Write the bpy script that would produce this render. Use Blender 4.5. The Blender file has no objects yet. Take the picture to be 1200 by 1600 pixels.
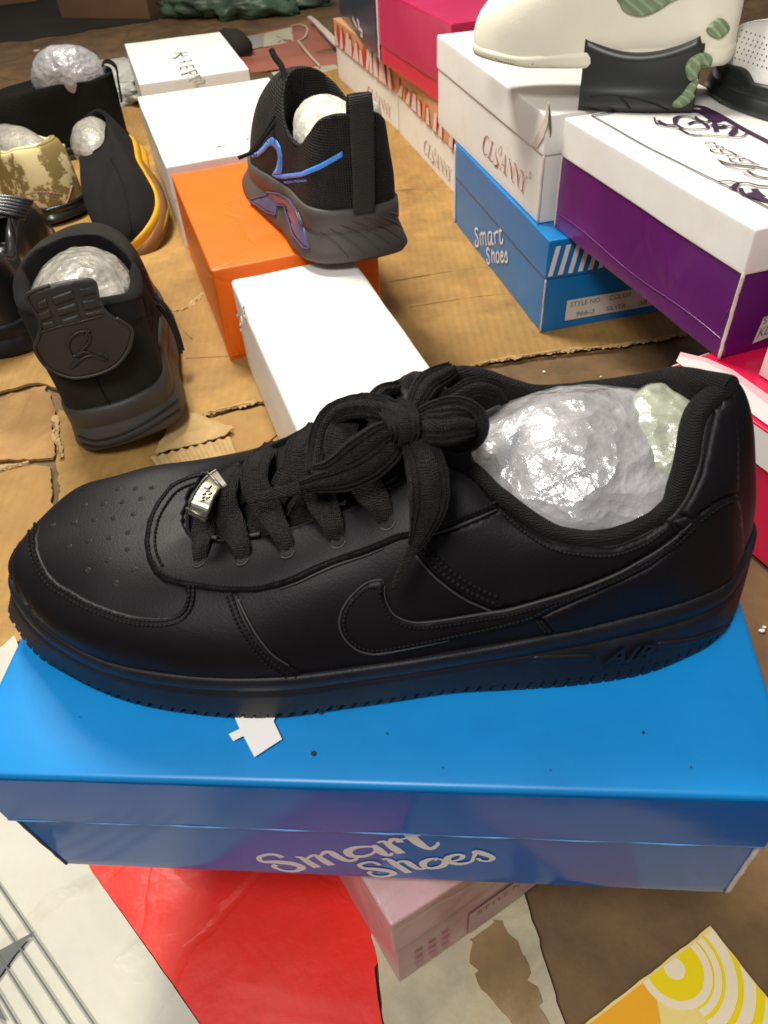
import bpy, bmesh, math, random
import numpy as np
from math import radians, sin, cos, pi, sqrt
from mathutils import Vector, Matrix, noise
from mathutils.bvhtree import BVHTree
from mathutils.geometry import delaunay_2d_cdt
random.seed(7)
SC = bpy.context.scene
COL = SC.collection

# ---------------------------------------------------------------- camera
FPX, PITCH, ROLL, CH = 1197.74, radians(43.7072), radians(-3.76732), 0.5018
_f = Vector((0, cos(PITCH), -sin(PITCH))); _u = Vector((0, sin(PITCH), cos(PITCH))); _r = Vector((1, 0, 0))
CR = _r * cos(ROLL) + _u * sin(ROLL); CU = _u * cos(ROLL) - _r * sin(ROLL); CF = _f
CAMP = Vector((0, 0, CH))
cd = bpy.data.cameras.new('camera'); cam = bpy.data.objects.new('camera', cd); COL.objects.link(cam)
cd.sensor_fit = 'VERTICAL'; cd.sensor_height = 36; cd.sensor_width = 27; cd.lens = FPX / 1600 * 36
cd.clip_start = 0.01; cd.clip_end = 60
cd.dof.use_dof = True; cd.dof.focus_distance = 0.46; cd.dof.aperture_fstop = 22
cam.matrix_world = Matrix(((CR.x, CU.x, -CF.x, 0), (CR.y, CU.y, -CF.y, 0), (CR.z, CU.z, -CF.z, CH), (0, 0, 0, 1)))
SC.camera = cam
# ---------------------------------------------------------------- world, lamps, exposure
W = bpy.data.worlds.new('World'); SC.world = W; W.use_nodes = True
W.node_tree.nodes['Background'].inputs[0].default_value = (0.92, 0.89, 0.93, 1)
W.node_tree.nodes['Background'].inputs[1].default_value = 0.13
def area(name, loc, target, size, power, color, sy=None):
    l = bpy.data.lights.new(name, 'AREA'); l.energy = power; l.color = color; l.size = size
    if sy: l.shape = 'RECTANGLE'; l.size_y = sy
    o = bpy.data.objects.new(name, l); COL.objects.link(o); o.location = loc
    o.rotation_euler = (Vector(target) - Vector(loc)).to_track_quat('-Z', 'Y').to_euler(); return o
area('ceiling_lamp', (-0.45, 1.35, 1.60), (-0.20, 1.0, 0), 0.45, 28, (1.0, 0.95, 0.84), 0.45)
area('second_lamp', (-0.35, -0.30, 1.45), (0.0, 0.5, 0), 0.40, 12.5, (1.0, 0.97, 0.92), 0.40)
SC.view_settings.view_transform = 'Standard'; SC.view_settings.look = 'None'
SC.view_settings.exposure = 0.52; SC.view_settings.gamma = 1; SC.view_settings.use_curve_mapping = False

# ---------------------------------------------------------------- helpers: image rays
def ray(px, py): return (CF + CR * ((px - 600) / FPX) - CU * ((py - 800) / FPX)).normalized()
def un(px, py, z=0.0):
    d = ray(px, py); return CAMP + d * ((z - CH) / d.z)
def onplane(p, O, N):
    d = ray(*p); return CAMP + d * ((O - CAMP).dot(N) / d.dot(N))
def S(*hexes):
    out = []
    for h in hexes:
        out.append(tuple(((int(h[i:i + 2], 16) / 255 + 0.055) / 1.055) ** 2.4 if int(h[i:i + 2], 16) > 10 else int(h[i:i + 2], 16) / 3294 for i in (0, 2, 4)) + (1,))
    return out[0] if len(out) == 1 else out
# ---------------------------------------------------------------- helpers: materials
def mat(name, base, rough=0.6, var=0.12, vscale=8, bump=0.0, bscale=60, spec=0.5, coat=0.0, coatr=0.1, metal=0.0,
        sheen=0.0, dirt=None, dscale=5, damt=0.5, weave=None, wavescale=0, wavedir='X', wavebump=0.0, wavecol=0.0,
        rvar=0.0, trans=0.0, stretch=None, bdist=0.001, detail=5, sharp=False, crinkle=0.0, cscale=7, cline=None, blotch=0.0):
    m = bpy.data.materials.new(name); m.use_nodes = True; nt = m.node_tree; N = nt.nodes; L = nt.links
    b = N['Principled BSDF']; tc = N.new('ShaderNodeTexCoord'); co = tc.outputs['Object']
    if stretch:
        mp = N.new('ShaderNodeMapping'); mp.inputs['Scale'].default_value = stretch; L.new(co, mp.inputs[0]); co = mp.outputs[0]
    base = tuple(base[:3]) + (1,)
    n = N.new('ShaderNodeTexNoise'); n.inputs['Scale'].default_value = vscale; n.inputs['Detail'].default_value = detail; L.new(co, n.inputs[0])
    cr = N.new('ShaderNodeValToRGB'); cr.color_ramp.elements[0].position = 0.3; cr.color_ramp.elements[1].position = 0.7
    cr.color_ramp.elements[0].color = tuple(c * (1 - var) for c in base[:3]) + (1,)
    cr.color_ramp.elements[1].color = tuple(min(1, c * (1 + var)) for c in base[:3]) + (1,)
    L.new(n.outputs[0], cr.inputs[0]); col = cr.outputs[0]
    if dirt:
        n2 = N.new('ShaderNodeTexNoise'); n2.inputs['Scale'].default_value = dscale; n2.inputs['Detail'].default_value = 9; n2.inputs['Roughness'].default_value = 0.65
        L.new(co, n2.inputs[0]); r2 = N.new('ShaderNodeValToRGB'); r2.color_ramp.elements[0].position = 0.52; r2.color_ramp.elements[1].position = 0.54 if sharp else 0.72
        r2.color_ramp.elements[0].color = (0, 0, 0, 1); r2.color_ramp.elements[1].color = (damt, damt, damt, 1); L.new(n2.outputs[0], r2.inputs[0])
        mx = N.new('ShaderNodeMix'); mx.data_type = 'RGBA'; L.new(r2.outputs[0], mx.inputs[0]); L.new(col, mx.inputs[6]); mx.inputs[7].default_value = tuple(dirt[:3]) + (1,); col = mx.outputs[2]
    hgt = None
    if wavescale:
        w = N.new('ShaderNodeTexWave'); w.bands_direction = wavedir; w.inputs['Scale'].default_value = wavescale; w.inputs['Distortion'].default_value = 1.0
        w.inputs['Detail'].default_value = 2; w.inputs['Detail Scale'].default_value = 0.6; L.new(co, w.inputs[0]); hgt = w.outputs['Fac']
        if wavecol:
            mx = N.new('ShaderNodeMix'); mx.data_type = 'RGBA'; mx.blend_type = 'MULTIPLY'; mx.inputs[0].default_value = wavecol
            L.new(col, mx.inputs[6]); L.new(hgt, mx.inputs[7]); col = mx.outputs[2]
    if blotch:
        nb_ = N.new('ShaderNodeTexNoise'); nb_.inputs['Scale'].default_value = 13; nb_.inputs['Detail'].default_value = 12; nb_.inputs['Roughness'].default_value = 0.72; L.new(tc.outputs['Object'], nb_.inputs[0])
        rb = N.new('ShaderNodeMapRange'); rb.inputs[1].default_value = 0.35; rb.inputs[2].default_value = 0.65; rb.inputs[3].default_value = 1 - blotch; rb.inputs[4].default_value = 1 + blotch * 0.4; L.new(nb_.outputs[0], rb.inputs[0])
        mb = N.new('ShaderNodeMix'); mb.data_type = 'RGBA'; mb.blend_type = 'MULTIPLY'; mb.inputs[0].default_value = 1; L.new(col, mb.inputs[6]); L.new(rb.outputs[0], mb.inputs[7]); col = mb.outputs[2]
    crh = None
    if crinkle:
        nz = N.new('ShaderNodeTexNoise'); nz.inputs['Scale'].default_value = cscale * 1.3; nz.inputs['Detail'].default_value = 5; L.new(tc.outputs['Object'], nz.inputs[0])
        va = N.new('ShaderNodeVectorMath'); va.operation = 'MULTIPLY_ADD'; va.inputs[1].default_value = (0.35 / cscale,) * 3; L.new(nz.outputs[1], va.inputs[0]); L.new(tc.outputs['Object'], va.inputs[2])
        vo = N.new('ShaderNodeTexVoronoi'); vo.feature = 'DISTANCE_TO_EDGE'; vo.inputs['Scale'].default_value = cscale; L.new(va.outputs[0], vo.inputs[0])
        mr_ = N.new('ShaderNodeMapRange'); mr_.inputs[1].default_value = 0.0; mr_.inputs[2].default_value = 0.035; L.new(vo.outputs['Distance'], mr_.inputs[0])
        # creases fade in and out along their length
        fd = N.new('ShaderNodeMapRange'); fd.inputs[1].default_value = 0.45; fd.inputs[2].default_value = 0.6; L.new(nz.outputs[0], fd.inputs[0])
        mxm = N.new('ShaderNodeMath'); mxm.operation = 'MAXIMUM'; L.new(mr_.outputs[0], mxm.inputs[0]); L.new(fd.outputs[0], mxm.inputs[1]); crh = mxm.outputs[0]
        if cline:
            mc = N.new('ShaderNodeMix'); mc.data_type = 'RGBA'; mc.inputs[6].default_value = tuple(cline) + (1,); L.new(crh, mc.inputs[0]); L.new(col, mc.inputs[7]); col = mc.outputs[2]
    L.new(col, b.inputs['Base Color'])
    b.inputs['Roughness'].default_value = rough; b.inputs['Metallic'].default_value = metal
    b.inputs['Specular IOR Level'].default_value = spec
    b.inputs['Coat Weight'].default_value = coat; b.inputs['Coat Roughness'].default_value = coatr
    b.inputs['Sheen Weight'].default_value = sheen; b.inputs['Transmission Weight'].default_value = trans
    if rvar:
        mr = N.new('ShaderNodeMapRange'); mr.inputs[3].default_value = max(0.02, rough - rvar); mr.inputs[4].default_value = min(1, rough + rvar); L.new(n.outputs[0], mr.inputs[0]); L.new(mr.outputs[0], b.inputs['Roughness'])
    prev = None
    if crh:
        bp = N.new('ShaderNodeBump'); bp.inputs['Strength'].default_value = crinkle; bp.inputs['Distance'].default_value = 0.002; L.new(crh, bp.inputs['Height']); prev = bp
    if wavebump and hgt:
        bp = N.new('ShaderNodeBump'); bp.inputs['Strength'].default_value = wavebump; bp.inputs['Distance'].default_value = bdist; L.new(hgt, bp.inputs['Height'])
        if prev: L.new(prev.outputs[0], bp.inputs['Normal'])
        prev = bp
    if weave:
        ws = []
        for d in ('X', 'Y', 'Z'):
            w = N.new('ShaderNodeTexWave'); w.bands_direction = d; w.inputs['Scale'].default_value = weave; w.inputs['Distortion'].default_value = 0.6; L.new(co, w.inputs[0]); ws.append(w)
        a = N.new('ShaderNodeMath'); a.operation = 'ADD'; L.new(ws[0].outputs['Fac'], a.inputs[0]); L.new(ws[1].outputs['Fac'], a.inputs[1])
        c = N.new('ShaderNodeMath'); c.operation = 'ADD'; L.new(a.outputs[0], c.inputs[0]); L.new(ws[2].outputs['Fac'], c.inputs[1])
        bp = N.new('ShaderNodeBump'); bp.inputs['Strength'].default_value = 0.8; bp.inputs['Distance'].default_value = 0.0008; L.new(c.outputs[0], bp.inputs['Height']); prev = bp
        mx = N.new('ShaderNodeMix'); mx.data_type = 'RGBA'; mx.blend_type = 'MULTIPLY'; mx.inputs[0].default_value = 0.35
        sc = N.new('ShaderNodeMath'); sc.operation = 'DIVIDE'; sc.inputs[1].default_value = 2.0; L.new(c.outputs[0], sc.inputs[0])
        L.new(col, mx.inputs[6]); L.new(sc.outputs[0], mx.inputs[7]); L.new(mx.outputs[2], b.inputs['Base Color'])
    if bump:
        n3 = N.new('ShaderNodeTexNoise'); n3.inputs['Scale'].default_value = bscale; n3.inputs['Detail'].default_value = 6; L.new(co, n3.inputs[0])
        bp = N.new('ShaderNodeBump'); bp.inputs['Strength'].default_value = bump; bp.inputs['Distance'].default_value = bdist; L.new(n3.outputs[0], bp.inputs['Height'])
        if prev: L.new(prev.outputs[0], bp.inputs['Normal'])
        prev = bp
    if prev: L.new(prev.outputs[0], b.inputs['Normal'])
    return m
M = {}
M['leather'] = mat('black_leather', (0.0048, 0.0040, 0.0052), 0.47, 0.25, 30, bump=0.22, bscale=1100, bdist=0.0004, spec=0.19, rvar=0.06)
M['leather_edge'] = mat('leather_cut_edge', (0.034, 0.031, 0.031), 0.6, 0.2, 60)  # lighter grey that paints the highlight along leather edges
M['rubber'] = mat('black_rubber', (0.008, 0.008, 0.012), 0.5, 0.25, 40, spec=0.3, bump=0.4, bscale=1400, bdist=0.0003, dirt=(0.06, 0.055, 0.05), dscale=60, damt=0.15)
M['lace'] = mat('black_lace', (0.0155, 0.013, 0.0125), 0.9, 0.35, 260, weave=430, spec=0.3, bump=0.8, bscale=900, bdist=0.0006)
M['knit'] = mat('black_collar_textile', (0.010, 0.009, 0.0085), 0.85, 0.25, 80, weave=430, spec=0.3)
M['thread'] = mat('black_thread', (0.006, 0.0055, 0.006), 0.75, 0.1, spec=0.2)
M['steel'] = mat('brushed_steel', (0.27, 0.25, 0.20), 0.4, 0.1, 50, metal=1.0, bump=0.1, bscale=300)
M['dark'] = mat('shoe_inside_dark', (0.006, 0.006, 0.006), 0.9)
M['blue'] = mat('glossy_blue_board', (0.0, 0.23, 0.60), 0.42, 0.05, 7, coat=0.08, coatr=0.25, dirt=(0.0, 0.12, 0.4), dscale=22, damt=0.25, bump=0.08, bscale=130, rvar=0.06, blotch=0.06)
M['blue_side'] = mat('glossy_blue_side', (0.0, 0.11, 0.44), 0.11, 0.05, 7, coat=0.0, spec=0.13, bump=0.04, bscale=50, dirt=(0.0, 0.09, 0.3), dscale=30, damt=0.2)  # darker copy of the lid blue, shade of the front faces put into it
M['blue_back'] = mat('blue_board', (0.0, 0.19, 0.52), 0.4, 0.06, 7, coat=0.3, dirt=(0.03, 0.1, 0.3), dscale=12, damt=0.4, bump=0.1, bscale=90, blotch=0.10)
M['white'] = mat('white_board', (0.86, 0.84, 0.79), 0.45, 0.03, 6, dirt=(0.62, 0.52, 0.42), dscale=14, damt=0.35, bump=0.15, bscale=60, blotch=0.05)
M['white_soft'] = mat('rubbed_white_board', (0.80, 0.76, 0.72), 0.5, 0.04, 6, dirt=(0.55, 0.42, 0.38), dscale=9, damt=0.5, bump=0.2, bscale=40, crinkle=0.35, cscale=10)
M['orange'] = mat('orange_board', (0.85, 0.15, 0.002), 0.45, 0.05, 6, dirt=(0.6, 0.13, 0.03), dscale=18, damt=0.4, bump=0.12, bscale=60, crinkle=0.3, cscale=9, blotch=0.06)
M['purple'] = mat('purple_board', (0.12, 0.006, 0.15), 0.33, 0.1, 7, coat=0.5, coatr=0.2, dirt=(0.2, 0.05, 0.2), dscale=8, damt=0.4, bump=0.25, bscale=35, bdist=0.002, crinkle=0.15, cscale=6, blotch=0.12)
M['magenta'] = mat('magenta_board', (0.55, 0.006, 0.085), 0.4, 0.08, 6, coat=0.4, coatr=0.2, dirt=(0.5, 0.06, 0.14), dscale=12, damt=0.5, bump=0.2, bscale=40)
M['redbox'] = mat('crimson_board', (0.66, 0.006, 0.06), 0.35, 0.06, 6, coat=0.3, bump=0.15, bscale=40)
M['pinkprint'] = mat('pale_pink_print', (0.75, 0.42, 0.44), 0.45, 0.08, 9, dirt=(0.7, 0.3, 0.34), dscale=20, damt=0.4)
M['paleprint'] = mat('pale_rose_print', (0.78, 0.62, 0.60), 0.45, 0.05, 9)
M['pinkbox'] = mat('worn_pink_board', (0.60, 0.36, 0.36), 0.4, 0.14, 14, coat=0.2, dirt=(0.36, 0.19, 0.12), dscale=16, damt=0.6, bump=0.15, bscale=50, crinkle=0.2, cscale=9, cline=(0.56, 0.36, 0.35), blotch=0.12)
M['navy'] = mat('navy_board', (0.03, 0.038, 0.075), 0.3, 0.1, 6, coat=0.4)
M['cream_lip'] = mat('cream_print_board', (0.66, 0.33, 0.15), 0.45, 0.1, 8)
M['orangered'] = mat('orange_red_print', (0.62, 0.05, 0.015), 0.45, 0.1, 8)
M['rawedge'] = mat('raw_board_edge', (0.66, 0.55, 0.46), 0.8, 0.15, 60, bump=0.4, bscale=400)
M['card'] = mat('corrugated_cardboard', (0.42, 0.235, 0.062), 0.72, 0.28, 3, stretch=(1, 1, 1), wavescale=30, wavedir='X', wavebump=0.16, wavecol=0.05, bdist=0.002, dirt=(0.20, 0.10, 0.03), dscale=6, damt=0.85, bump=0.25, bscale=120, crinkle=0.45, cscale=4.2, cline=(0.33, 0.175, 0.045), blotch=0.30)
M['card2'] = mat('cardboard_sheet_smooth', (0.36, 0.195, 0.06), 0.7, 0.22, 5, wavescale=16, wavedir='DIAGONAL', wavebump=0.15, bdist=0.002, dirt=(0.26, 0.14, 0.055), dscale=9, damt=0.5, bump=0.25, bscale=90, crinkle=0.5, cscale=6, cline=(0.24, 0.12, 0.03), blotch=0.30)
M['cardtorn'] = mat('torn_cardboard_ply', (0.44, 0.29, 0.12), 0.85, 0.15, 60, bump=0.5, bscale=500)
M['floor'] = mat('worn_brown_floorboard', (0.20, 0.115, 0.045), 0.68, 0.25, 3, dirt=(0.075, 0.042, 0.02), dscale=5, damt=0.7, bump=0.35, bscale=70, wavescale=1.2, wavecol=0.12, crinkle=0.3, cscale=4, cline=(0.11, 0.06, 0.022), blotch=0.40)
M['paper'] = mat('white_printed_carton', (0.54, 0.52, 0.43), 0.45, 0.05, 9, dirt=(0.50, 0.44, 0.33), dscale=18, damt=0.3, bump=0.25, bscale=45, bdist=0.002, wavescale=9, wavedir='Y', wavebump=0.06, crinkle=0.5, cscale=8, cline=(0.46, 0.43, 0.35), blotch=0.07)
M['red'] = mat('red_printed_carton', (0.72, 0.012, 0.003), 0.45, 0.07, 9, coat=0.08, dirt=(0.62, 0.03, 0.01), dscale=14, damt=0.5, bump=0.35, bscale=28, bdist=0.003, crinkle=0.4, cscale=8, cline=(0.70, 0.03, 0.015), blotch=0.12)
M['greyprint'] = mat('grey_print', (0.10, 0.105, 0.10), 0.5, 0.1)
M['whiteprint'] = mat('white_print', (0.82, 0.80, 0.78), 0.5, 0.03)
M['redprint'] = mat('red_print', (0.42, 0.05, 0.03), 0.5, 0.15, 60)
M['brownprint'] = mat('brown_print', (0.36, 0.17, 0.13), 0.5, 0.1)
M['purpleprint'] = mat('purple_print', (0.045, 0.012, 0.055), 0.5, 0.1)
M['inkgrey'] = mat('grey_ink', (0.12, 0.11, 0.10), 0.6, 0.1)
M['label'] = mat('cream_label_paper', (0.68, 0.66, 0.60), 0.6, 0.05, 30)
M['pinklabel'] = mat('pale_pink_label', (0.62, 0.42, 0.38), 0.6, 0.05, 30)
M['wornboard'] = mat('peeling_cream_board', (0.50, 0.44, 0.30), 0.65, 0.15, 12, dirt=(0.34, 0.24, 0.12), dscale=12, damt=0.7, bump=0.4, bscale=60, bdist=0.002, crinkle=0.3, cscale=12, cline=(0.46, 0.38, 0.24), blotch=0.3)
M['brownply'] = mat('bare_brown_ply', (0.26, 0.16, 0.07), 0.75, 0.15, 14, dirt=(0.44, 0.36, 0.22), dscale=16, damt=0.8, bump=0.3, bscale=90, blotch=0.3)
M['suede'] = mat('black_nubuck', (0.015, 0.0135, 0.011), 0.9, 0.3, 20, bump=0.3, bscale=500, spec=0.25, detail=8)
M['suede_sole'] = mat('charcoal_rubber', (0.042, 0.036, 0.032), 0.55, 0.15, 20, bump=0.3, bscale=700, bdist=0.0004)
M['heeltab'] = mat('charcoal_heel_plastic', (0.026, 0.022, 0.018), 0.5, 0.1, 20, bump=0.2, bscale=700, bdist=0.0004)
M['mesh'] = mat('black_mesh_fabric', (0.014, 0.011, 0.009), 0.7, 0.3, 60, weave=120, spec=0.25)
M['webbing'] = mat('black_webbing', (0.028, 0.023, 0.018), 0.75, 0.2, 60, wavescale=160, wavedir='Z', wavebump=0.9, wavecol=0.5)
M['runner_sole'] = mat('brown_black_rubber', (0.066, 0.056, 0.047), 0.55, 0.15, 12, bump=0.2, bscale=300)
M['brightblue'] = mat('bright_blue_film', (0.06, 0.26, 0.80), 0.35, 0.15, 25)
M['violet'] = mat('violet_sheen_film', (0.085, 0.07, 0.14), 0.3, 0.2, 25)
M['slipfab'] = mat('charcoal_stretch_fabric', (0.018, 0.016, 0.016), 0.9, 0.2, 40, weave=300, spec=0.25)
M['yellow'] = mat('yellow_midsole_foam', (0.62, 0.33, 0.01), 0.5, 0.1, 9)
M['gum'] = mat('gum_rubber', (0.20, 0.085, 0.02), 0.5, 0.15, 9)
M['sock'] = mat('black_knit_sock', (0.009, 0.007, 0.0055), 0.9, 0.3, 20, weave=260, spec=0.2)
M['beige'] = mat('camouflage_canvas', (0.82, 0.68, 0.34), 0.75, 0.12, 12, dirt=(0.24, 0.16, 0.035), dscale=13, damt=0.9, bump=0.3, bscale=400, detail=3, sharp=True)
M['blackgloss'] = mat('glossy_black_leather', (0.011, 0.011, 0.012), 0.3, 0.2, 20, coat=0.3, bump=0.3, bscale=80)
M['cream'] = mat('cream_sneaker_knit', (0.84, 0.79, 0.63), 0.6, 0.05, 12, bump=0.2, bscale=300)
M['sage'] = mat('sage_green_ribs', (0.30, 0.40, 0.22), 0.5, 0.1, 12, wavescale=60, wavedir='DIAGONAL', wavebump=0.9, wavecol=0.35, bdist=0.002)
M['midsole'] = mat('black_foam_midsole', (0.020, 0.022, 0.020), 0.38, 0.15, 8, coat=0.15, coatr=0.3)
M['whitemesh'] = mat('white_perforated_mesh', (0.84, 0.82, 0.77), 0.7, 0.05, 12, bump=0.4, bscale=500)
M['greypaper'] = mat('grey_patterned_plastic', (0.42, 0.42, 0.37), 0.35, 0.3, 14, dirt=(0.2, 0.22, 0.22), dscale=11, damt=0.8, bump=0.5, bscale=25, bdist=0.004)
M['posterred'] = mat('faded_red_sheet', (0.42, 0.13, 0.08), 0.4, 0.2, 5, coat=0.3)
M['postergrey'] = mat('faded_grey_sheet', (0.34, 0.31, 0.28), 0.4, 0.15, 8)
M['posterwhite'] = mat('faded_cream_sheet', (0.52, 0.47, 0.33), 0.5, 0.2, 8)
M['greenbag'] = mat('dark_green_bag', (0.06, 0.10, 0.06), 0.45, 0.7, 10, bump=0.7, bscale=22, bdist=0.006)
M['darkcloth'] = mat('dark_shade_cloth', (0.018, 0.014, 0.008), 0.9, 0.3, 5)  # near-black for the painted corner shade and the rolled bundle
M['brownbox'] = mat('old_brown_carton', (0.16, 0.075, 0.035), 0.7, 0.15, 6)
M['grime'] = mat('dark_grime', (0.01, 0.02, 0.05), 0.7)
def plastic_wrap(name, tint, rough=0.16):
    m = bpy.data.materials.new(name); m.use_nodes = True; nt = m.node_tree; N = nt.nodes; L = nt.links; b = N['Principled BSDF']
    tc = N.new('ShaderNodeTexCoord'); n = N.new('ShaderNodeTexNoise'); n.inputs['Scale'].default_value = 34; n.inputs['Detail'].default_value = 7; n.inputs['Roughness'].default_value = 0.6
    L.new(tc.outputs['Object'], n.inputs[0]); cr = N.new('ShaderNodeValToRGB'); e = cr.color_ramp.elements
    e[0].position = 0.36; e[1].position = 0.60; e[0].color = tuple(c * 0.6 for c in tint) + (1,); e[1].color = tuple(tint) + (1,)
    L.new(n.outputs[0], cr.inputs[0]); L.new(cr.outputs[0], b.inputs['Base Color']); prev = None
    for sc_, st_, ds in ((42, 0.7, 0.0016), (110, 0.9, 0.0016), (260, 0.5, 0.0006)):
        v = N.new('ShaderNodeTexVoronoi'); v.feature = 'F1'; v.inputs['Scale'].default_value = sc_; v.inputs['Randomness'].default_value = 1.0
        ma = N.new('ShaderNodeVectorMath'); ma.operation = 'MULTIPLY_ADD'; ma.inputs[1].default_value = (0.012,) * 3; L.new(n.outputs[1], ma.inputs[0]); L.new(tc.outputs['Object'], ma.inputs[2]); L.new(ma.outputs[0], v.inputs[0])
        bp = N.new('ShaderNodeBump'); bp.inputs['Strength'].default_value = st_; bp.inputs['Distance'].default_value = ds; L.new(v.outputs['Distance'], bp.inputs['Height'])
        if prev: L.new(prev.outputs[0], bp.inputs['Normal'])
        prev = bp
    L.new(prev.outputs[0], b.inputs['Normal']); b.inputs['Roughness'].default_value = 0.5; b.inputs['Coat Weight'].default_value = 1.0; b.inputs['Coat Roughness'].default_value = rough
    L.new(prev.outputs[0], b.inputs['Coat Normal']); b.inputs['Specular IOR Level'].default_value = 0.8; b.inputs['Coat IOR'].default_value = 1.7
    return m
M['wrap'] = plastic_wrap('crumpled_clear_wrap', (0.38, 0.365, 0.37), 0.06)
M['wrapdull'] = plastic_wrap('dull_crumpled_wrap', (0.42, 0.39, 0.32), 0.1)
M['wrapwhite'] = plastic_wrap('white_tissue', (0.86, 0.83, 0.70), 0.5)
M['wrapgreen'] = plastic_wrap('greenish_wrap', (0.44, 0.46, 0.34))

# ---------------------------------------------------------------- helpers: objects
def tag(o, label=None, cat=None, group=None, kind=None):
    if label: o['label'] = label
    if cat: o['category'] = cat
    if group: o['group'] = group
    if kind: o['kind'] = kind
    return o
def thing(name, label, cat, loc, group=None):
    o = bpy.data.objects.new(name, None); COL.objects.link(o); o.location = loc; o.empty_display_size = 0.03
    return tag(o, label, cat, group)
def root_loc(o):
    v = Vector((0, 0, 0))
    while o: v = v + o.location; o = o.parent
    return v
def mesh(name, verts, faces, m, parent=None, smooth=True, loc=None):
    """verts are world coordinates; the object sits at its parent's origin, or at loc"""
    base = root_loc(parent) if parent else (Vector(loc) if loc is not None else Vector((0, 0, 0)))
    me = bpy.data.meshes.new(name); me.from_pydata([tuple(Vector(v) - base) for v in verts], [], [tuple(f) for f in faces])
    me.materials.append(M[m] if isinstance(m, str) else m)
    me.update()
    if smooth:
        me.polygons.foreach_set('use_smooth', [True] * len(me.polygons))
    o = bpy.data.objects.new(name, me); COL.objects.link(o)
    if parent: o.parent = parent
    else: o.location = base
    return o
class G:
    """geometry collector"""
    def __init__(s): s.v = []; s.f = []
    def add(s, v, f):
        k = len(s.v); s.v += [Vector(a) for a in v]; s.f += [tuple(i + k for i in q) for q in f]
    def build(s, name, m, parent=None, smooth=True, loc=None): return mesh(name, s.v, s.f, m, parent, smooth, loc)
def catmull(pts, n, closed=False):
    P = np.array([tuple(p) for p in pts], float); K = len(P); out = []
    T = np.linspace(0, K if closed else K - 1, n, endpoint=not closed)
    for t in T:
        i = int(t); u = t - i
        if not closed and i >= K - 1: i = K - 2; u = 1.0
        g = (lambda j: P[j % K]) if closed else (lambda j: P[min(max(j, 0), K - 1)])
        a, b, c, d = g(i - 1), g(i), g(i + 1), g(i + 2)
        out.append(0.5 * (2 * b + (c - a) * u + (2 * a - 5 * b + 4 * c - d) * u * u + (3 * b - a - 3 * c + d) * u ** 3))
    return np.array(out)
def resample(pts, step, closed=False, smooth=True):
    P = catmull(pts, max(8, len(pts) * 12), closed) if smooth else np.array([tuple(p) for p in pts], float)
    if closed: P = np.vstack([P, P[:1]])
    seg = np.linalg.norm(np.diff(P, axis=0), axis=1); s = np.concatenate([[0], np.cumsum(seg)])
    n = max(2, int(round(s[-1] / step))); t = np.linspace(0, s[-1], n + 1)
    out = np.array([np.interp(t, s, P[:, k]) for k in range(P.shape[1])]).T
    return out[:-1] if closed else out
def grid_faces(R, N, closed=True, flip=False):
    f = []
    for r in range(R - 1):
        for i in range(N if closed else N - 1):
            j = (i + 1) % N; q = (r * N + i, r * N + j, (r + 1) * N + j, (r + 1) * N + i); f.append(q[::-1] if flip else q)
    return f
def tube(g, pts, r, k=6, cap=True):
    pts = [Vector(p) for p in pts]; n = len(pts); vs = []; pn = None
    for i, p in enumerate(pts):
        t = (pts[min(i + 1, n - 1)] - pts[max(i - 1, 0)]).normalized()
        a = pn if pn is not None else (Vector((0, 0, 1)) if abs(t.z) < 0.9 else Vector((1, 0, 0)))
        a = (a - t * a.dot(t)).normalized(); pn = a; b = t.cross(a); rr = r[i] if hasattr(r, '__len__') else r
        vs += [p + (a * cos(2 * pi * q / k) + b * sin(2 * pi * q / k)) * rr for q in range(k)]
    f = grid_faces(n, k)
    if cap: f += [tuple(range(k))[::-1], tuple((n - 1) * k + q for q in range(k))]
    g.add(vs, f)
def ribbon(g, pts, w, th, nf, ribs=6, k=28, taper=None, step=0.0015, ramp=0.0004):
    """flat woven band swept along pts; nf(p, i) gives the surface normal there"""
    P = [Vector(p) for p in resample(pts, step)]; n = len(P); vs = []
    for i, p in enumerate(P):
        t = (P[min(i + 1, n - 1)] - P[max(i - 1, 0)]).normalized(); nn = nf(p, i / (n - 1)); nn = (nn - t * nn.dot(t)).normalized(); s = t.cross(nn)
        ww = w if not hasattr(w, '__len__') else float(np.interp(i / (n - 1), np.linspace(0, 1, len(w)), w))
        tt = th if not hasattr(th, '__len__') else float(np.interp(i / (n - 1), np.linspace(0, 1, len(th)), th))
        for q in range(k):
            a = 2 * pi * q / k; c, d = cos(a), sin(a)
            x = math.copysign(abs(c) ** 0.7, c) * ww / 2; y = math.copysign(abs(d) ** 0.6, d) * tt / 2
            y += math.copysign(1, d) * abs(d) ** 0.5 * ramp * cos(x / ww * 2 * pi * ribs)
            fz = noise.noise(p * 700 + s * x * 900) * .00022
            vs.append(p + s * (x + fz) + nn * (y + fz * 1.2))
    g.add(vs, grid_faces(n, k) + [tuple(range(k))[::-1], tuple((n - 1) * k + q for q in range(k))])
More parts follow.
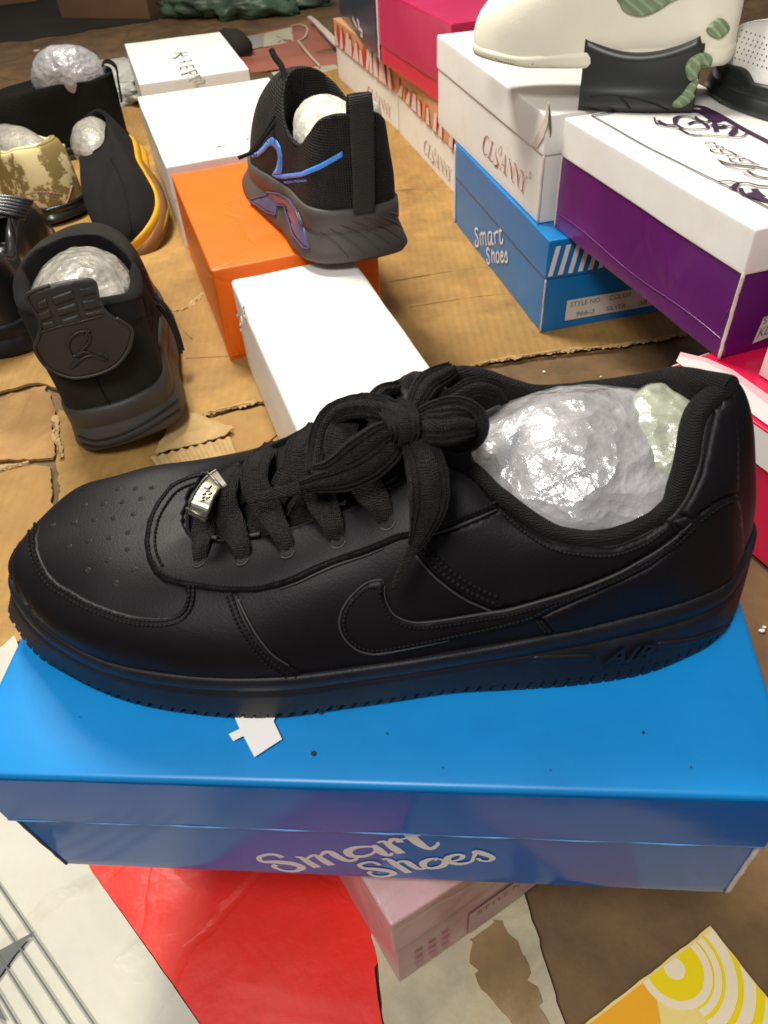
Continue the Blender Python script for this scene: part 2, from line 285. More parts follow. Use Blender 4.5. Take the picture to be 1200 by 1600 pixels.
def slab(name, poly, th, m, parent=None, rag=0.0, step=0.004, label=None, cat=None, wob=0.0012, smooth_edge=False, group=None, closedsmooth=False):
    """flat sheet from world points (top outline), thickness th downwards, optional ragged rim"""
    P = resample(poly, step, True, closedsmooth); c = P.mean(axis=0)
    rim = []
    for i, p in enumerate(P):
        v = Vector(p)
        if rag: v += Vector((noise.noise(v * 90 + Vector((1, 0, 0))), noise.noise(v * 90 + Vector((9, 0, 0))), 0)) * rag + Vector((noise.noise(v * 350), noise.noise(v * 350 + Vector((3, 3, 0))), 0)) * rag * 0.5
        rim.append(v)
    xs = [v.x for v in rim]; ys = [v.y for v in rim]; span = max(max(xs) - min(xs), max(ys) - min(ys)); st = max(step * 2.5, span / 60)
    # plane of the sheet
    A = np.array([[v.x, v.y, 1] for v in rim]); z = np.array([v.z for v in rim]); cf = np.linalg.lstsq(A, z, rcond=None)[0]
    flat = [Vector((v.x, v.y)) for v in rim]; nb = len(flat)
    gx = np.arange(min(xs), max(xs), st); gy = np.arange(min(ys), max(ys), st); ins = []
    for x in gx:
        for y in gy: ins.append(Vector((x + random.uniform(-.2, .2) * st, y + random.uniform(-.2, .2) * st)))
    r = delaunay_2d_cdt(flat + ins, [(i, (i + 1) % nb) for i in range(nb)], [], 1, 1e-6)
    V, F = r[0], r[2]
    top = [Vector((v.x, v.y, cf[0] * v.x + cf[1] * v.y + cf[2] + wob * (noise.noise(Vector((v.x * 9, v.y * 9, 1)))))) for v in V]
    ed = {}
    for f in F:
        for a in range(len(f)):
            e = (f[a], f[(a + 1) % len(f)]); ed[e] = 1
    n = len(top); vs = top + [t - Vector((0, 0, th)) for t in top]; fs = [tuple(f) for f in F] + [tuple(i + n for i in f[::-1]) for f in F]
    for (a, b) in ed:
        if (b, a) not in ed: fs.append((b, a, a + n, b + n))
    cz = Vector((float(c[0]), float(c[1]), float(c[2]) - th))
    o = mesh(name, vs, fs, m, parent, False, None if parent else cz)
    if label: tag(o, label, cat, group or {'cardboard sheet': 'flattened cardboard pieces on the floor', 'scrap': 'crumbs and scraps on the floor'}.get(cat))
    return o
# ---------------------------------------------------------------- flat print on a plane
_lift = [0]
def strokes(name, paths, w, N, m, parent, lift=0.0006, tilt=None):
    """brush lines: paths = list of world-point lists (or (pts, widths)); flat ink strips lying on the plane with normal N"""
    g = G(); N = Vector(N).normalized()
    for k, p in enumerate(paths):
        ww = w
        if isinstance(p, tuple): p, ww = p
        P = [Vector(a) for a in resample(p, 0.0012 if len(p) > 2 else 0.003, False, len(p) > 2)]
        n = len(P); vs = []; off = N * (lift + 0.00002 * k)
        for i, q in enumerate(P):
            t = (P[min(i + 1, n - 1)] - P[max(i - 1, 0)])
            if t.length < 1e-9: t = Vector((1, 0, 0))
            t.normalize(); s = N.cross(t)
            if tilt: s = (Vector(tilt).normalized()) if True else s
            W_ = ww if not hasattr(ww, '__len__') else float(np.interp(i / (n - 1), np.linspace(0, 1, len(ww)), ww))
            vs += [q + s * W_ / 2 + off, q - s * W_ / 2 + off]
        g.add(vs, [(2 * i, 2 * i + 1, 2 * i + 3, 2 * i + 2) for i in range(n - 1)])
    return g.build(name, m, parent, False)
def textmesh(s, shear=0.0, bold=0.0):
    c = bpy.data.curves.new('txt', 'FONT'); c.body = s; c.size = 1; c.shear = shear; c.offset = bold; c.resolution_u = 4
    o = bpy.data.objects.new('txt', c); COL.objects.link(o)
    dg = bpy.context.evaluated_depsgraph_get(); me = bpy.data.meshes.new_from_object(o.evaluated_get(dg))
    vs = [v.co.copy() for v in me.vertices]; fs = [tuple(p.vertices) for p in me.polygons]
    bpy.data.objects.remove(o); bpy.data.curves.remove(c); bpy.data.meshes.remove(me)
    x0 = min(v.x for v in vs); x1 = max(v.x for v in vs); y0 = min(v.y for v in vs); y1 = max(v.y for v in vs)
    return [((v.x - x0) / (x1 - x0), (v.y - y0) / (y1 - y0)) for v in vs], fs
def printed(name, s, O, U, V, N, m, parent, lift=0.0006, shear=0.0, bold=0.0):
    """text filling the parallelogram O, O+U, O+V"""
    uv, fs = textmesh(s, shear, bold)
    return mesh(name, [O + U * a + V * b + N * lift for a, b in uv], fs, m, parent, False)
def polyprint(name, pts, N, m, parent, lift=0.0005):
    r = delaunay_2d_cdt([Vector((0, 0))] * 0 + [Vector(p2) for p2 in _flat(pts, N)[0]], [(i, (i + 1) % len(pts)) for i in range(len(pts))], [], 1, 1e-7)
    O, A, B = _flat(pts, N)[1]
    vs = [O + A * v.x + B * v.y + Vector(N).normalized() * lift for v in r[0]]
    return mesh(name, vs, [tuple(f) for f in r[2]], m, parent, False)
def _flat(pts, N):
    N = Vector(N).normalized(); O = Vector(pts[0]); A = (Vector(pts[1]) - O); A = (A - N * A.dot(N)).normalized(); B = N.cross(A)
    return [((Vector(p) - O).dot(A), (Vector(p) - O).dot(B)) for p in pts], (O, A, B)
# ---------------------------------------------------------------- boxes
def block(name, Mx, x0, x1, y0, y1, z0, z1, m, parent, bev=0.0012, wob=0.0004, sub=True, sag=0.0, closed=True):
    bm = bmesh.new(); bmesh.ops.create_cube(bm, size=1)
    for v in bm.verts: v.co = Vector((x0 + (v.co.x + .5) * (x1 - x0), y0 + (v.co.y + .5) * (y1 - y0), z0 + (v.co.z + .5) * (z1 - z0)))
    if bev: bmesh.ops.bevel(bm, geom=bm.edges[:], offset=bev, segments=3, profile=0.6, affect='EDGES')
    if sub:
        es = [e for e in bm.edges if e.calc_length() > 0.03]; bmesh.ops.subdivide_edges(bm, edges=es, cuts=10, use_grid_fill=True)
    for v in bm.verts:
        p = v.co.copy(); s = Vector((p.x * 14 + x0 * 31, p.y * 14 + z1 * 17, p.z * 14 + y1 * 7))
        v.co += Vector((noise.noise(s), noise.noise(s + Vector((5, 5, 5))), noise.noise(s + Vector((9, 1, 4))))) * wob
        if sag and p.z > (z0 + z1) / 2:
            a = (p.x - x0) / (x1 - x0); b = (p.y - y0) / (y1 - y0); v.co.z -= sag * 16 * max(0, a * (1 - a) * b * (1 - b))
    vs = [Mx @ v.co for v in bm.verts]; fs = [[v.index for v in f.verts] for f in bm.faces]; bm.verts.ensure_lookup_table()
    bm.verts.index_update(); fs = [[v.index for v in f.verts] for f in bm.faces]; bm.free()
    o = mesh(name, vs, fs, m, parent)
    return o
class Box:
    """shoe box: x = first side, y = second side from the near-left bottom corner"""
    def __init__(s, label, x, y, z, yaw, w, d, h, base, lid, lip=0.035, ax=0, ay=0, group=None, over=0.0018, name='shoe_box', wob=0.0005, sag=0.0, bev=0.0012, cat='box'):
        group = group or ('shoe boxes stacked and laid out on the floor' if cat == 'box' else 'old cartons at the far edge')
        s.Mx = Matrix.Translation((x, y, z)) @ Matrix.Rotation(yaw, 4, 'Z') @ Matrix.Rotation(ay, 4, 'Y') @ Matrix.Rotation(ax, 4, 'X')
        s.w, s.d, s.h, s.lip, s.over = w, d, h, lip, over
        c = s.Mx @ Vector((w / 2, d / 2, 0))
        s.root = thing(name, label, cat, c, group)
        s.base = block('box_base', s.Mx, over, w - over, over, d - over, 0, h - lip * 0.4, base, s.root, 0.001, wob)
        s.lid = block('box_lid', s.Mx, 0, w, 0, d, h - lip, h, lid, s.root, bev, wob, sag=sag)
        s.loc = s.root.location
    def P(s, a, b, c): return s.Mx @ Vector((a, b, c))
    def frame(s, side, lid=False):
        e = 0 if lid else s.over; R = s.Mx.to_3x3(); X, Y, Z = R @ Vector((1, 0, 0)), R @ Vector((0, 1, 0)), R @ Vector((0, 0, 1))
        if side == 'front': return s.P(e, e, 0), X, Z, -Y
        if side == 'left': return s.P(e, s.d, 0), -Y, Z, -X
        if side == 'right': return s.P(s.w - e, 0, 0), Y, Z, X
        if side == 'top': return s.P(0, 0, s.h), X, Y, Z
    def px(s, side, pts, lid=False):
        O, U, V, N = s.frame(side, lid); return [onplane(p, O, N) for p in pts]
    def edge(s, side_xy, z0, z1, m='rawedge', w=0.0022, out=0.0006):
        x, y = side_xy; g = G(); pts = [s.P(x, y, z0 + (z1 - z0) * i / 14) + Vector((random.uniform(-1, 1), random.uniform(-1, 1), 0)) * 0.0002 for i in range(15)]
        tube(g, pts, w / 2, 5); return g.build('board_edge', m, s.base)

# ================================================================ the setting
def quad(name, pts, m, loc=None, parent=None): return mesh(name, pts, [tuple(range(len(pts)))], m, parent, False, loc)
fl = quad('floor', [(-4, -1.2, -0.006), (4, -1.2, -0.006), (4, 6, -0.006), (-4, 6, -0.006)], 'floor', (0, 1, -0.006)); tag(fl, kind='structure')
def U(pts, z=0.0): return [un(p[0], p[1], z) for p in pts]
sheetA = slab('cardboard_sheet', U([(-120, 660), (0, 612), (60, 597), (150, 625), (320, 648), (400, 627), (520, 612), (665, 591), (720, 573), (780, 562), (860, 549), (1000, 532), (1075, 519), (1130, 470), (1000, 330), (760, 200), (560, 100), (480, 118), (430, 142), (200, 150), (120, 170), (-60, 300)], 0.0), 0.0035, 'card', rag=0.004, step=0.006,
     label='large flattened cardboard sheet under the orange and blue boxes, torn along its near edge', cat='cardboard sheet')
slab('cardboard_sheet', U([(-120, 668), (0, 620), (70, 602), (86, 640), (82, 716), (0, 718), (-120, 722)], -0.001), 0.003, 'card2', rag=0.003,
     label='small smooth brown cardboard piece at the left edge, above the seam by the black toe', cat='cardboard sheet')
slab('cardboard_sheet', U([(92, 640), (320, 655), (410, 634), (470, 700), (520, 780), (300, 900), (100, 900), (88, 726)], -0.0015), 0.003, 'card', rag=0.003,
     label='ribbed cardboard piece between the emblem shoe and the toe of the big black sneaker', cat='cardboard sheet')
slab('cardboard_sheet', U([(-120, 730), (78, 726), (84, 830), (90, 940), (20, 1010), (-120, 1030)], -0.0005), 0.003, 'card', rag=0.003,
     label='ribbed cardboard piece left of the big sneaker toe, cut by a dark vertical seam', cat='cardboard sheet')
slab('cardboard_scrap', U([(238, 709), (262, 668), (290, 638), (330, 655), (362, 668), (350, 680), (300, 694)], 0.006), 0.0012, 'cardtorn', rag=0.003, wob=0.004,
     label='loose triangular torn cardboard flap beside the heel of the emblem shoe', cat='cardboard scrap')
# exposed flutes under the flap, and ragged torn rims
g = G(); a0, a1, b0, b1 = un(236, 716, .002), un(360, 684, .002), un(262, 752, .001), un(372, 716, .001); NF = 90
vs = []
for i in range(NF):
    u = i / (NF - 1)
    for j in range(8):
        v = j / 7 * (0.9 + 0.25 * noise.noise(Vector((u * 30, 0, 0))))
        p = a0.lerp(a1, u).lerp(b0.lerp(b1, u), v); p.z += 0.0012 + 0.0012 * sin(u * 2 * pi * 8.5) + 0.0006 * noise.noise(p * 200); vs.append(p)
g.add(vs, [(i * 8 + j, i * 8 + j + 1, i * 8 + j + 9, i * 8 + j + 8) for i in range(NF - 1) for j in range(7)])
tag(g.build('cardboard_flutes', 'cardtorn', loc=un(300, 720)), 'bared corrugated flutes of torn cardboard just under the triangular flap', 'cardboard scrap')
def tornrim(pts, label, z=0.0008, r=0.0016):
    g = G(); P = [Vector(p) for p in resample(U(pts, z), 0.0018)]; n = len(P); vs = []
    for i, p in enumerate(P):      # a peeled strip of lighter ply with a jagged rim
        t = (P[min(i + 1, n - 1)] - P[max(i - 1, 0)]).normalized(); s = Vector((-t.y, t.x, 0)); a = .0035 + .003 * noise.noise(p * 60) + random.uniform(-.0009, .0009); c_ = .0025 + .004 * noise.noise(p * 75 + Vector((5, 5, 5))) + random.uniform(-.0011, .0011)
        vs += [p + s * a + Vector((0, 0, .0003)), p + s * a * .4 + Vector((0, 0, .0012 + .0008 * noise.noise(p * 220))), p - s * c_ * .5 + Vector((0, 0, .0006 + .0008 * noise.noise(p * 260))), p - s * c_ + Vector((0, 0, -.002 + random.uniform(0, .003)))]
    g.add(vs, grid_faces(n, 4, False))
    tube(g, [p + Vector((noise.noise(p * 150) * .003, noise.noise(p * 170) * .004 - .001, .0008 + abs(noise.noise(p * 220)) * .002)) for p in P], [r * .55 * (0.3 + abs(noise.noise(p * 300))) for p in P], 5)
    for i in range(0, n - 5, 4):
        p = P[i]; tube(g, [p + Vector((0, 0, .0006)), p + Vector((.0016, -.003 * random.random() - .001, .0022 * random.random())), p + Vector((.0034, -.001, .0004))], 0.0004, 4)
    tag(g.build('torn_paper_edge', 'cardtorn', loc=P[0]), label, 'cardboard scrap', 'torn cardboard edges')
tornrim([(318, 648), (345, 640), (400, 627)], 'ragged torn cardboard edge left of the near white box')
tornrim([(665, 594), (700, 583), (760, 566), (860, 550), (960, 540), (1072, 522)], 'long ragged torn cardboard edge running behind the big sneaker to the purple box')
tornrim([(250, 486), (285, 484), (305, 470), (318, 458)], 'short torn cardboard edge beside the orange box', r=.0011)
tornrim([(0, 733), (30, 726), (45, 722)], 'small torn cardboard shred at the left edge above the big toe', r=.0014)
tornrim([(84, 650), (88, 680), (96, 716)], 'vertical ragged cardboard rip left of the emblem shoe heel', r=.0013)
g = G()
for path in [[(520, 118), (560, 170), (640, 260), (700, 330)], [(610, 440), (700, 425), (800, 415)], [(640, 480), (760, 462), (900, 452)], [(605, 300), (650, 296), (720, 300)], [(190, 420), (240, 470), (300, 530)], [(290, 560), (360, 556), (400, 552)], [(420, 690), (470, 640)]]:
    tube(g, [Vector(p) + Vector((0, 0, .0004 * noise.noise(Vector(p) * 60))) for p in resample(U(path, -.0003), .006)], .0010, 6)
g.build('crease', 'card', sheetA)
# printed flattened carton under the blue box
pc = thing('printed_carton', 'flattened white and red printed carton lying under the near blue box', 'carton', un(180, 1480))
slab('white_panel', U([(-220, 1010), (0, 1012), (22, 992), (60, 1090), (141, 1358), (228, 1480), (312, 1600), (420, 1760), (-220, 1760)], .0), .003, 'paper', pc, rag=.0003, wob=.003)
slab('red_panel', U([(143, 1360), (100, 1250), (420, 1230), (540, 1360), (612, 1470), (585, 1512), (590, 1560), (598, 1600), (618, 1760), (422, 1760), (314, 1600), (230, 1480)], .0002), .003, 'red', pc, rag=.0003, wob=.003)
Z = Vector((0, 0, 1))
def lift_un(p, z=.0022): return un(p[0], p[1], z)
strokes('printed_line', [([lift_un(a), lift_un(b)], .0011) for a, b in [((-30, 1340), (184, 1654)), ((-30, 1390), (146, 1654)), ((-30, 1449), (100, 1650)), ((-20, 1520), (60, 1654))]], .0011, Z, 'greyprint', pc)
polyprint('printed_star', [lift_un(p, .0019) for p in [(55, 1455), (22, 1494), (0, 1526), (-30, 1560), (-8, 1560), (12, 1597), (-60, 1560), (-110, 1600), (-90, 1520), (-40, 1500), (0, 1485)]], Z, 'greyprint', pc)
strokes('printed_border', [[lift_un(a, .0024), lift_un(b, .0024)] for a, b in [((143, 1362), (312, 1599))]], .0016, Z, 'yellow', pc) if False else None
# peeling cream board
wb = slab('peeling_board', U([(560, 1370), (590, 1500), (600, 1600), (625, 1780), (950, 1780), (882, 1600), (850, 1500), (816, 1385), (700, 1300)], .0006), .004, 'wornboard', rag=.0012, wob=.003,
     label='peeling cream and brown board between the red carton and the brown floor', cat='board')
slab('bare_patch', U([(728, 1478), (787, 1428), (800, 1457), (813, 1483), (820, 1517), (840, 1540), (843, 1563), (850, 1600), (862, 1680), (830, 1680), (790, 1598), (767, 1563), (747, 1527), (733, 1500)], .0016), .002, 'brownply', wb, rag=.007, wob=0)
# yellow printed carton with rings
yc = thing('yellow_carton', 'yellow and orange printed carton with concentric rings in the bottom right corner', 'carton', un(1080, 1560))
slab('carton_panel', U([(1110, 1447), (1200, 1560), (1330, 1730), (1100, 1790), (700, 1780), (915, 1600)], .004), .009, mat('yellow_print', (0.88, 0.70, 0.24), 0.4, 0.05, 9, dirt=(0.6, 0.42, 0.2), dscale=40, damt=0.3), yc, rag=.0006, wob=.0003)
m_or = mat('amber_print', (0.90, 0.42, 0.015), 0.4, 0.12, 9); m_ye = mat('lemon_print', (0.88, 0.68, 0.0), 0.4, 0.05, 9); m_pw = mat('pale_cream_print', (0.88, 0.76, 0.52), 0.4, 0.04, 9)
A, B = un(1112, 1449, .0042), un(912, 1603, .0042); NN = (B - A).cross(Z).normalized()
cc = un(1053, 1514, .0042)
if (cc - A).dot(NN) < 0: NN = -NN
A2, B2 = A, un(1200, 1560, .0042); N2 = (B2 - A2).cross(Z).normalized()
if (cc - A2).dot(N2) < 0: N2 = -N2
def clip(poly, A, N):
    out = []
    for i in range(len(poly)):
        p, q = poly[i], poly[(i + 1) % len(poly)]; dp, dq = (p - A).dot(N), (q - A).dot(N)
        if dp >= 0: out.append(p)
        if (dp >= 0) != (dq >= 0): out.append(p.lerp(q, dp / (dp - dq)))
    return out
r1 = (un(1053 + 44, 1514, .0042) - cc).length; inA = A + NN * .001
k = 0
quad('printed_blaze', clip([un(*p, .0042 + .0007) for p in [(1000, 1520), (1026, 1560), (1034, 1610), (1040, 1690), (860, 1740), (700, 1780), (915, 1600)]], inA, NN), m_or, None, yc)
for rr, mm in [(3.3, m_pw), (3.05, m_ye), (2.75, m_pw), (2.35, m_or if False else m_ye), (2.15, m_pw), (1.75, m_ye), (1.62, m_pw), (1.38, m_or if False else m_ye), (1.30, m_pw), (1.02, m_ye), (.37, m_pw)]:
    k += 1; poly = [cc + Vector((cos(t) * r1 * rr, sin(t) * r1 * rr, .0009 + k * .00003)) for t in np.linspace(0, 2 * pi, 90)[:-1]]
    # keep rings to the right side beyond the second radius
    if rr > 1.35: poly = clip(poly, cc - CR * r1 * .1, (CR + Vector((0, .45, 0))).normalized())
    poly = clip(clip(poly, inA, NN), A2 + N2 * .001, N2)
    if len(poly) > 2: quad('printed_ring', poly, mm, None, yc)
# crumbs on the floor
for p, s in [((1190, 985), .003), ((850, 580), .0028), ((939, 588), .0018), ((1194, 980), .002), ((57, 78), .012), ((250, 1000), .001)]:
    if p == (250, 1000): continue
    c = un(*p, -.004); q = [c + Vector((cos(t) * s * random.uniform(.6, 1.1), sin(t) * s * random.uniform(.5, .8), 0)) for t in np.linspace(0, 2 * pi, 7)[:-1]]
    slab('paper_scrap', q, .0012, 'label', step=s / 2, label={(57, 78): 'tiny pale paper scrap on the dark floor behind the sock shoe', (1190, 985): 'pale crumb on the brown floor right of the near blue box', (850, 580): 'larger pale crumb on the floor just behind the big sneaker collar', (939, 588): 'tiny pale crumb on the floor behind the sneaker stuffing', (1194, 980): 'tiny crumb beside the paler crumb right of the near blue box'}[p], cat='scrap')

# ================================================================ boxes
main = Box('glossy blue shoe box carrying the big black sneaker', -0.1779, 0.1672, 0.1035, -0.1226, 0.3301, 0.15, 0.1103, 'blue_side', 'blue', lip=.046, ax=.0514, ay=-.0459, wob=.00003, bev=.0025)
# the lid's own front flap takes the darker blue with its shade coloured in
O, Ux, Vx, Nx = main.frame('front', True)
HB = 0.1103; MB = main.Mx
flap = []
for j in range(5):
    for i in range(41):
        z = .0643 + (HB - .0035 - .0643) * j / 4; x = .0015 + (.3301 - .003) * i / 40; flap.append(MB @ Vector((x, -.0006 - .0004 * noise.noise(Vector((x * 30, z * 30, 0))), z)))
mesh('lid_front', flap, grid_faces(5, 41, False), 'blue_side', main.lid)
g = G(); tube(g, [MB @ Vector((.001 + .328 * i / 30, -.0004 - .0003 * sin(i * 1.7), .0640)) for i in range(31)], .00055, 5); g.build('board_edge', mat('pale_blue_edge', (0.10, 0.26, 0.50), 0.5, 0.3, 90), main.lid)
main.edge((.3283, .0018), .0, .062, w=.0026); main.edge((.0016, .0018), .0, .063, 'inkgrey', w=.0014)
def mpx(pts): O, U_, V_, N_ = main.frame('front'); return [onplane(p, O, N_) for p in pts]
z1 = lambda L: mpx([(390 + a / 3, 1280 + b / 3) for a, b in L])
w1 = lambda *a: [x / 3 / 2450 for x in a]
SM = [(z1([(155, 178), (120, 165), (80, 165), (45, 178), (60, 197), (130, 200), (200, 207), (245, 225), (215, 242), (160, 240), (115, 222), (125, 212)]), w1(26, 22, 18, 20, 26, 38, 40, 34, 22, 18, 20, 22)),
      (z1([(218, 178), (240, 178), (285, 205), (320, 225)]), w1(14, 30, 34, 34)),
      (z1([(262, 190), (290, 170), (315, 170), (345, 190), (385, 214)]), w1(10, 14, 28, 36, 34)),
      (z1([(325, 178), (350, 155), (378, 152), (410, 172), (455, 192), (490, 190), (505, 178)]), w1(10, 14, 28, 36, 32, 20, 12)),
      (z1([(590, 128), (545, 126), (490, 132), (460, 150), (480, 170), (530, 172), (570, 162), (590, 145)]), w1(16, 18, 24, 32, 34, 22, 14, 10)),
      (z1([(585, 118), (600, 135), (628, 160), (655, 168), (668, 155)]), w1(16, 34, 38, 22, 10)),
      (z1([(600, 108), (630, 102), (665, 125), (712, 158)]), w1(10, 26, 38, 34)),
      (z1([(650, 125), (665, 95), (690, 92), (708, 106)]), w1(8, 14, 24, 26)),
      (z1([(712, 66), (735, 62), (775, 95), (815, 125), (850, 135), (880, 118), (882, 104)]), w1(16, 38, 40, 38, 28, 16, 10)),
      (z1([(705, 92), (750, 82), (798, 72)]), w1(10, 12, 10)),
      (z1([(612, 212), (580, 198), (545, 200), (515, 212), (540, 227), (600, 232), (655, 240), (675, 252), (640, 265), (590, 264), (560, 250), (572, 242)]), w1(20, 18, 16, 18, 26, 32, 32, 26, 18, 16, 16, 18)),
      (z1([(622, 186), (650, 184), (690, 212), (748, 248)]), w1(14, 30, 32, 30)),
      (z1([(680, 212), (705, 195), (735, 196), (765, 215), (795, 230), (830, 225)]), w1(8, 14, 28, 30, 22, 10)),
      (z1([(885, 180), (845, 184), (815, 200), (820, 220), (860, 226), (905, 215), (915, 195), (885, 182), (870, 190)]), w1(14, 20, 28, 26, 20, 26, 26, 14, 8)),
      (z1([(905, 188), (950, 192), (990, 182), (998, 166), (970, 162), (930, 176), (935, 196), (985, 206), (1035, 196), (1050, 182)]), w1(8, 12, 16, 20, 18, 26, 30, 22, 14, 10)),
      (z1([(1040, 190), (1055, 165), (1060, 148), (1080, 152), (1125, 168), (1140, 180), (1120, 192), (1085, 190), (1070, 178)]), w1(8, 12, 16, 34, 34, 24, 16, 14, 16))]
strokes('printed_writing', SM, .003, main.frame('front')[3], 'whiteprint', main.base, lift=.00012)
# tape remnant on the lid
def lidpx(pts, z=0.0): return [onplane(p, MB @ Vector((0, 0, HB + z)), (MB.to_3x3() @ Z)) for p in pts]
NL = (MB.to_3x3() @ Z).normalized()
for nm, pts, lb in [('paper_label', [(363, 1112), (436, 1108), (428, 1128), (441, 1156), (398, 1184), (381, 1151), (365, 1159), (358, 1148), (375, 1140)], 'small white torn sticker on the blue lid in front of the big sneaker')]:
    P = lidpx(pts, .0012); r = polyprint(nm, P, NL, 'whiteprint', main.lid, .0006)
for p, s in [((501, 1113), .0011), ((490, 1177), .0011), ((1005, 1144), .0007), ((605, 1146), .0004), ((860, 1203), .0003), ((692, 1199), .0003), ((1080, 1198), .0004), ((124, 1120), .0003)]:
    c = lidpx([p], .0012)[0]; quad('speck', [c + (MB.to_3x3() @ Vector((cos(t) * s * random.uniform(.7, 1.2), sin(t) * s * random.uniform(.7, 1.2), 0))) for t in np.linspace(0, 2 * pi, 9)[:-1]], 'grime', None, main.lid)
a29 = radians(29)
pink = Box('worn pink shoe box lying under the near blue box', -.0100, .1290, 0, a29, .2, .28, .1005, 'pinkbox', 'pinkbox', lip=.04, wob=.0014, bev=.002)
O, U_, V_, N_ = pink.frame('front')
lb = lambda u0, u1, v0, v1, m, p, l: quad('paper_label', [O + U_ * u0 + V_ * v0 + N_ * l, O + U_ * u1 + V_ * v0 + N_ * l, O + U_ * u1 + V_ * v1 + N_ * l, O + U_ * u0 + V_ * v1 + N_ * l], m, None, p)
lb(.048, .17, .006, .037, 'pinklabel', pink.base, .0012)
gl = []
for u in (.048, .098, .148, .17): gl.append([O + U_ * u + V_ * .006, O + U_ * u + V_ * .037])
for v in (.006, .0225, .037): gl.append([O + U_ * .048 + V_ * v, O + U_ * .17 + V_ * v])
strokes('ruled_line', gl, .0006, N_, 'brownprint', pink.base, lift=.0010)
printed('printed_writing', 'STYLE NO', O + U_ * .054 + V_ * .0265, U_ * .038, V_ * .0065, N_, 'brownprint', pink.base, .0014)
printed('printed_writing', 'COLOR', O + U_ * .108 + V_ * .0265, U_ * .030, V_ * .0065, N_, 'brownprint', pink.base, .0014)
for i in range(3):
    for j in range(3): quad('printed_square', [O + U_ * (.012 + i * .009 + a * .005) + V_ * (.010 + j * .010 + b * .005) + N_ * .0011 for a, b in ((0, 0), (1, 0), (1, 1), (0, 1))], mat('rose_square', (0.62, 0.25, 0.32), 0.5, 0.1), None, pink.base)
white3 = Box('blank white shoe box standing directly behind the big black sneaker', -.0581, .4822, 0, .2923, .1398, .33, .1101, 'white_soft', 'white', lip=.108, wob=.0016, bev=.006, over=.001)
# torn spot on the white box flank
g = G(); O, U_, V_, N_ = white3.frame('left', True)
for i in range(9):
    c = onplane((378 + random.uniform(-7, 5), 492 + random.uniform(-18, 22)), O, N_); tube(g, [c, c + U_ * random.uniform(-.006, .006) + V_ * random.uniform(-.008, .008) + N_ * .001, c + V_ * random.uniform(-.01, .01)], .0008, 4)
g.build('rubbed_tear', 'rawedge', white3.lid)
orange = Box('plain orange shoe box under the heel of the mesh sneaker', -.174, .8081, 0, .2934, .1959, .3198, .1161, 'orange', 'orange', lip=.113, wob=.0012, bev=.003, over=.0008)
white2 = Box('large blank white shoe box directly behind the orange box', -.2755, 1.1317, 0, .2938, .2376, .37, .1206, 'white', 'white', lip=.05, wob=.0014, bev=.003)
white1 = Box('farthest white shoe box with handwritten-looking black lettering on its lid', -.3947, 1.569, 0, .2762, .2043, .33, .1202, 'white', 'white', lip=.05, wob=.001, bev=.002)
O, U_, V_, N_ = white1.frame('top')
zz = lambda L: [onplane((180 + a / 4, 30 + b / 4), O, N_) for a, b in L]
strokes('printed_writing', [zz(L) for L in [[(372, 215), (455, 208)], [(412, 212), (420, 232), (455, 228)], [(412, 216), (375, 246), (362, 243)],
    [(398, 276), (470, 262), (474, 256)], [(428, 270), (436, 262)], [(405, 304), (485, 290)], [(405, 304), (412, 318)], [(445, 297), (450, 310)], [(485, 290), (492, 306)],
    [(415, 356), (500, 318)], [(500, 318), (512, 340), (478, 345), (462, 334)], [(462, 336), (420, 346), (412, 352)],
    [(448, 372), (520, 352), (528, 362)], [(480, 380), (535, 368)], [(462, 400), (495, 376)], [(480, 402), (548, 386), (562, 398), (546, 412), (516, 410)]]], .0032, N_, 'inkgrey', white1.lid, lift=.0012)
O, U_, V_, N_ = white2.frame('top')
zz = lambda L: [onplane((180 + a / 4, 30 + b / 4), O, N_) for a, b in L]
for mk in [[(642, 798), (652, 804), (662, 798)], [(674, 792), (688, 790)], [(818, 754), (838, 750)], [(885, 455), (895, 452)]]: strokes('ink_mark', [zz(mk)], .003, N_, 'inkgrey', white2.lid, lift=.0012)
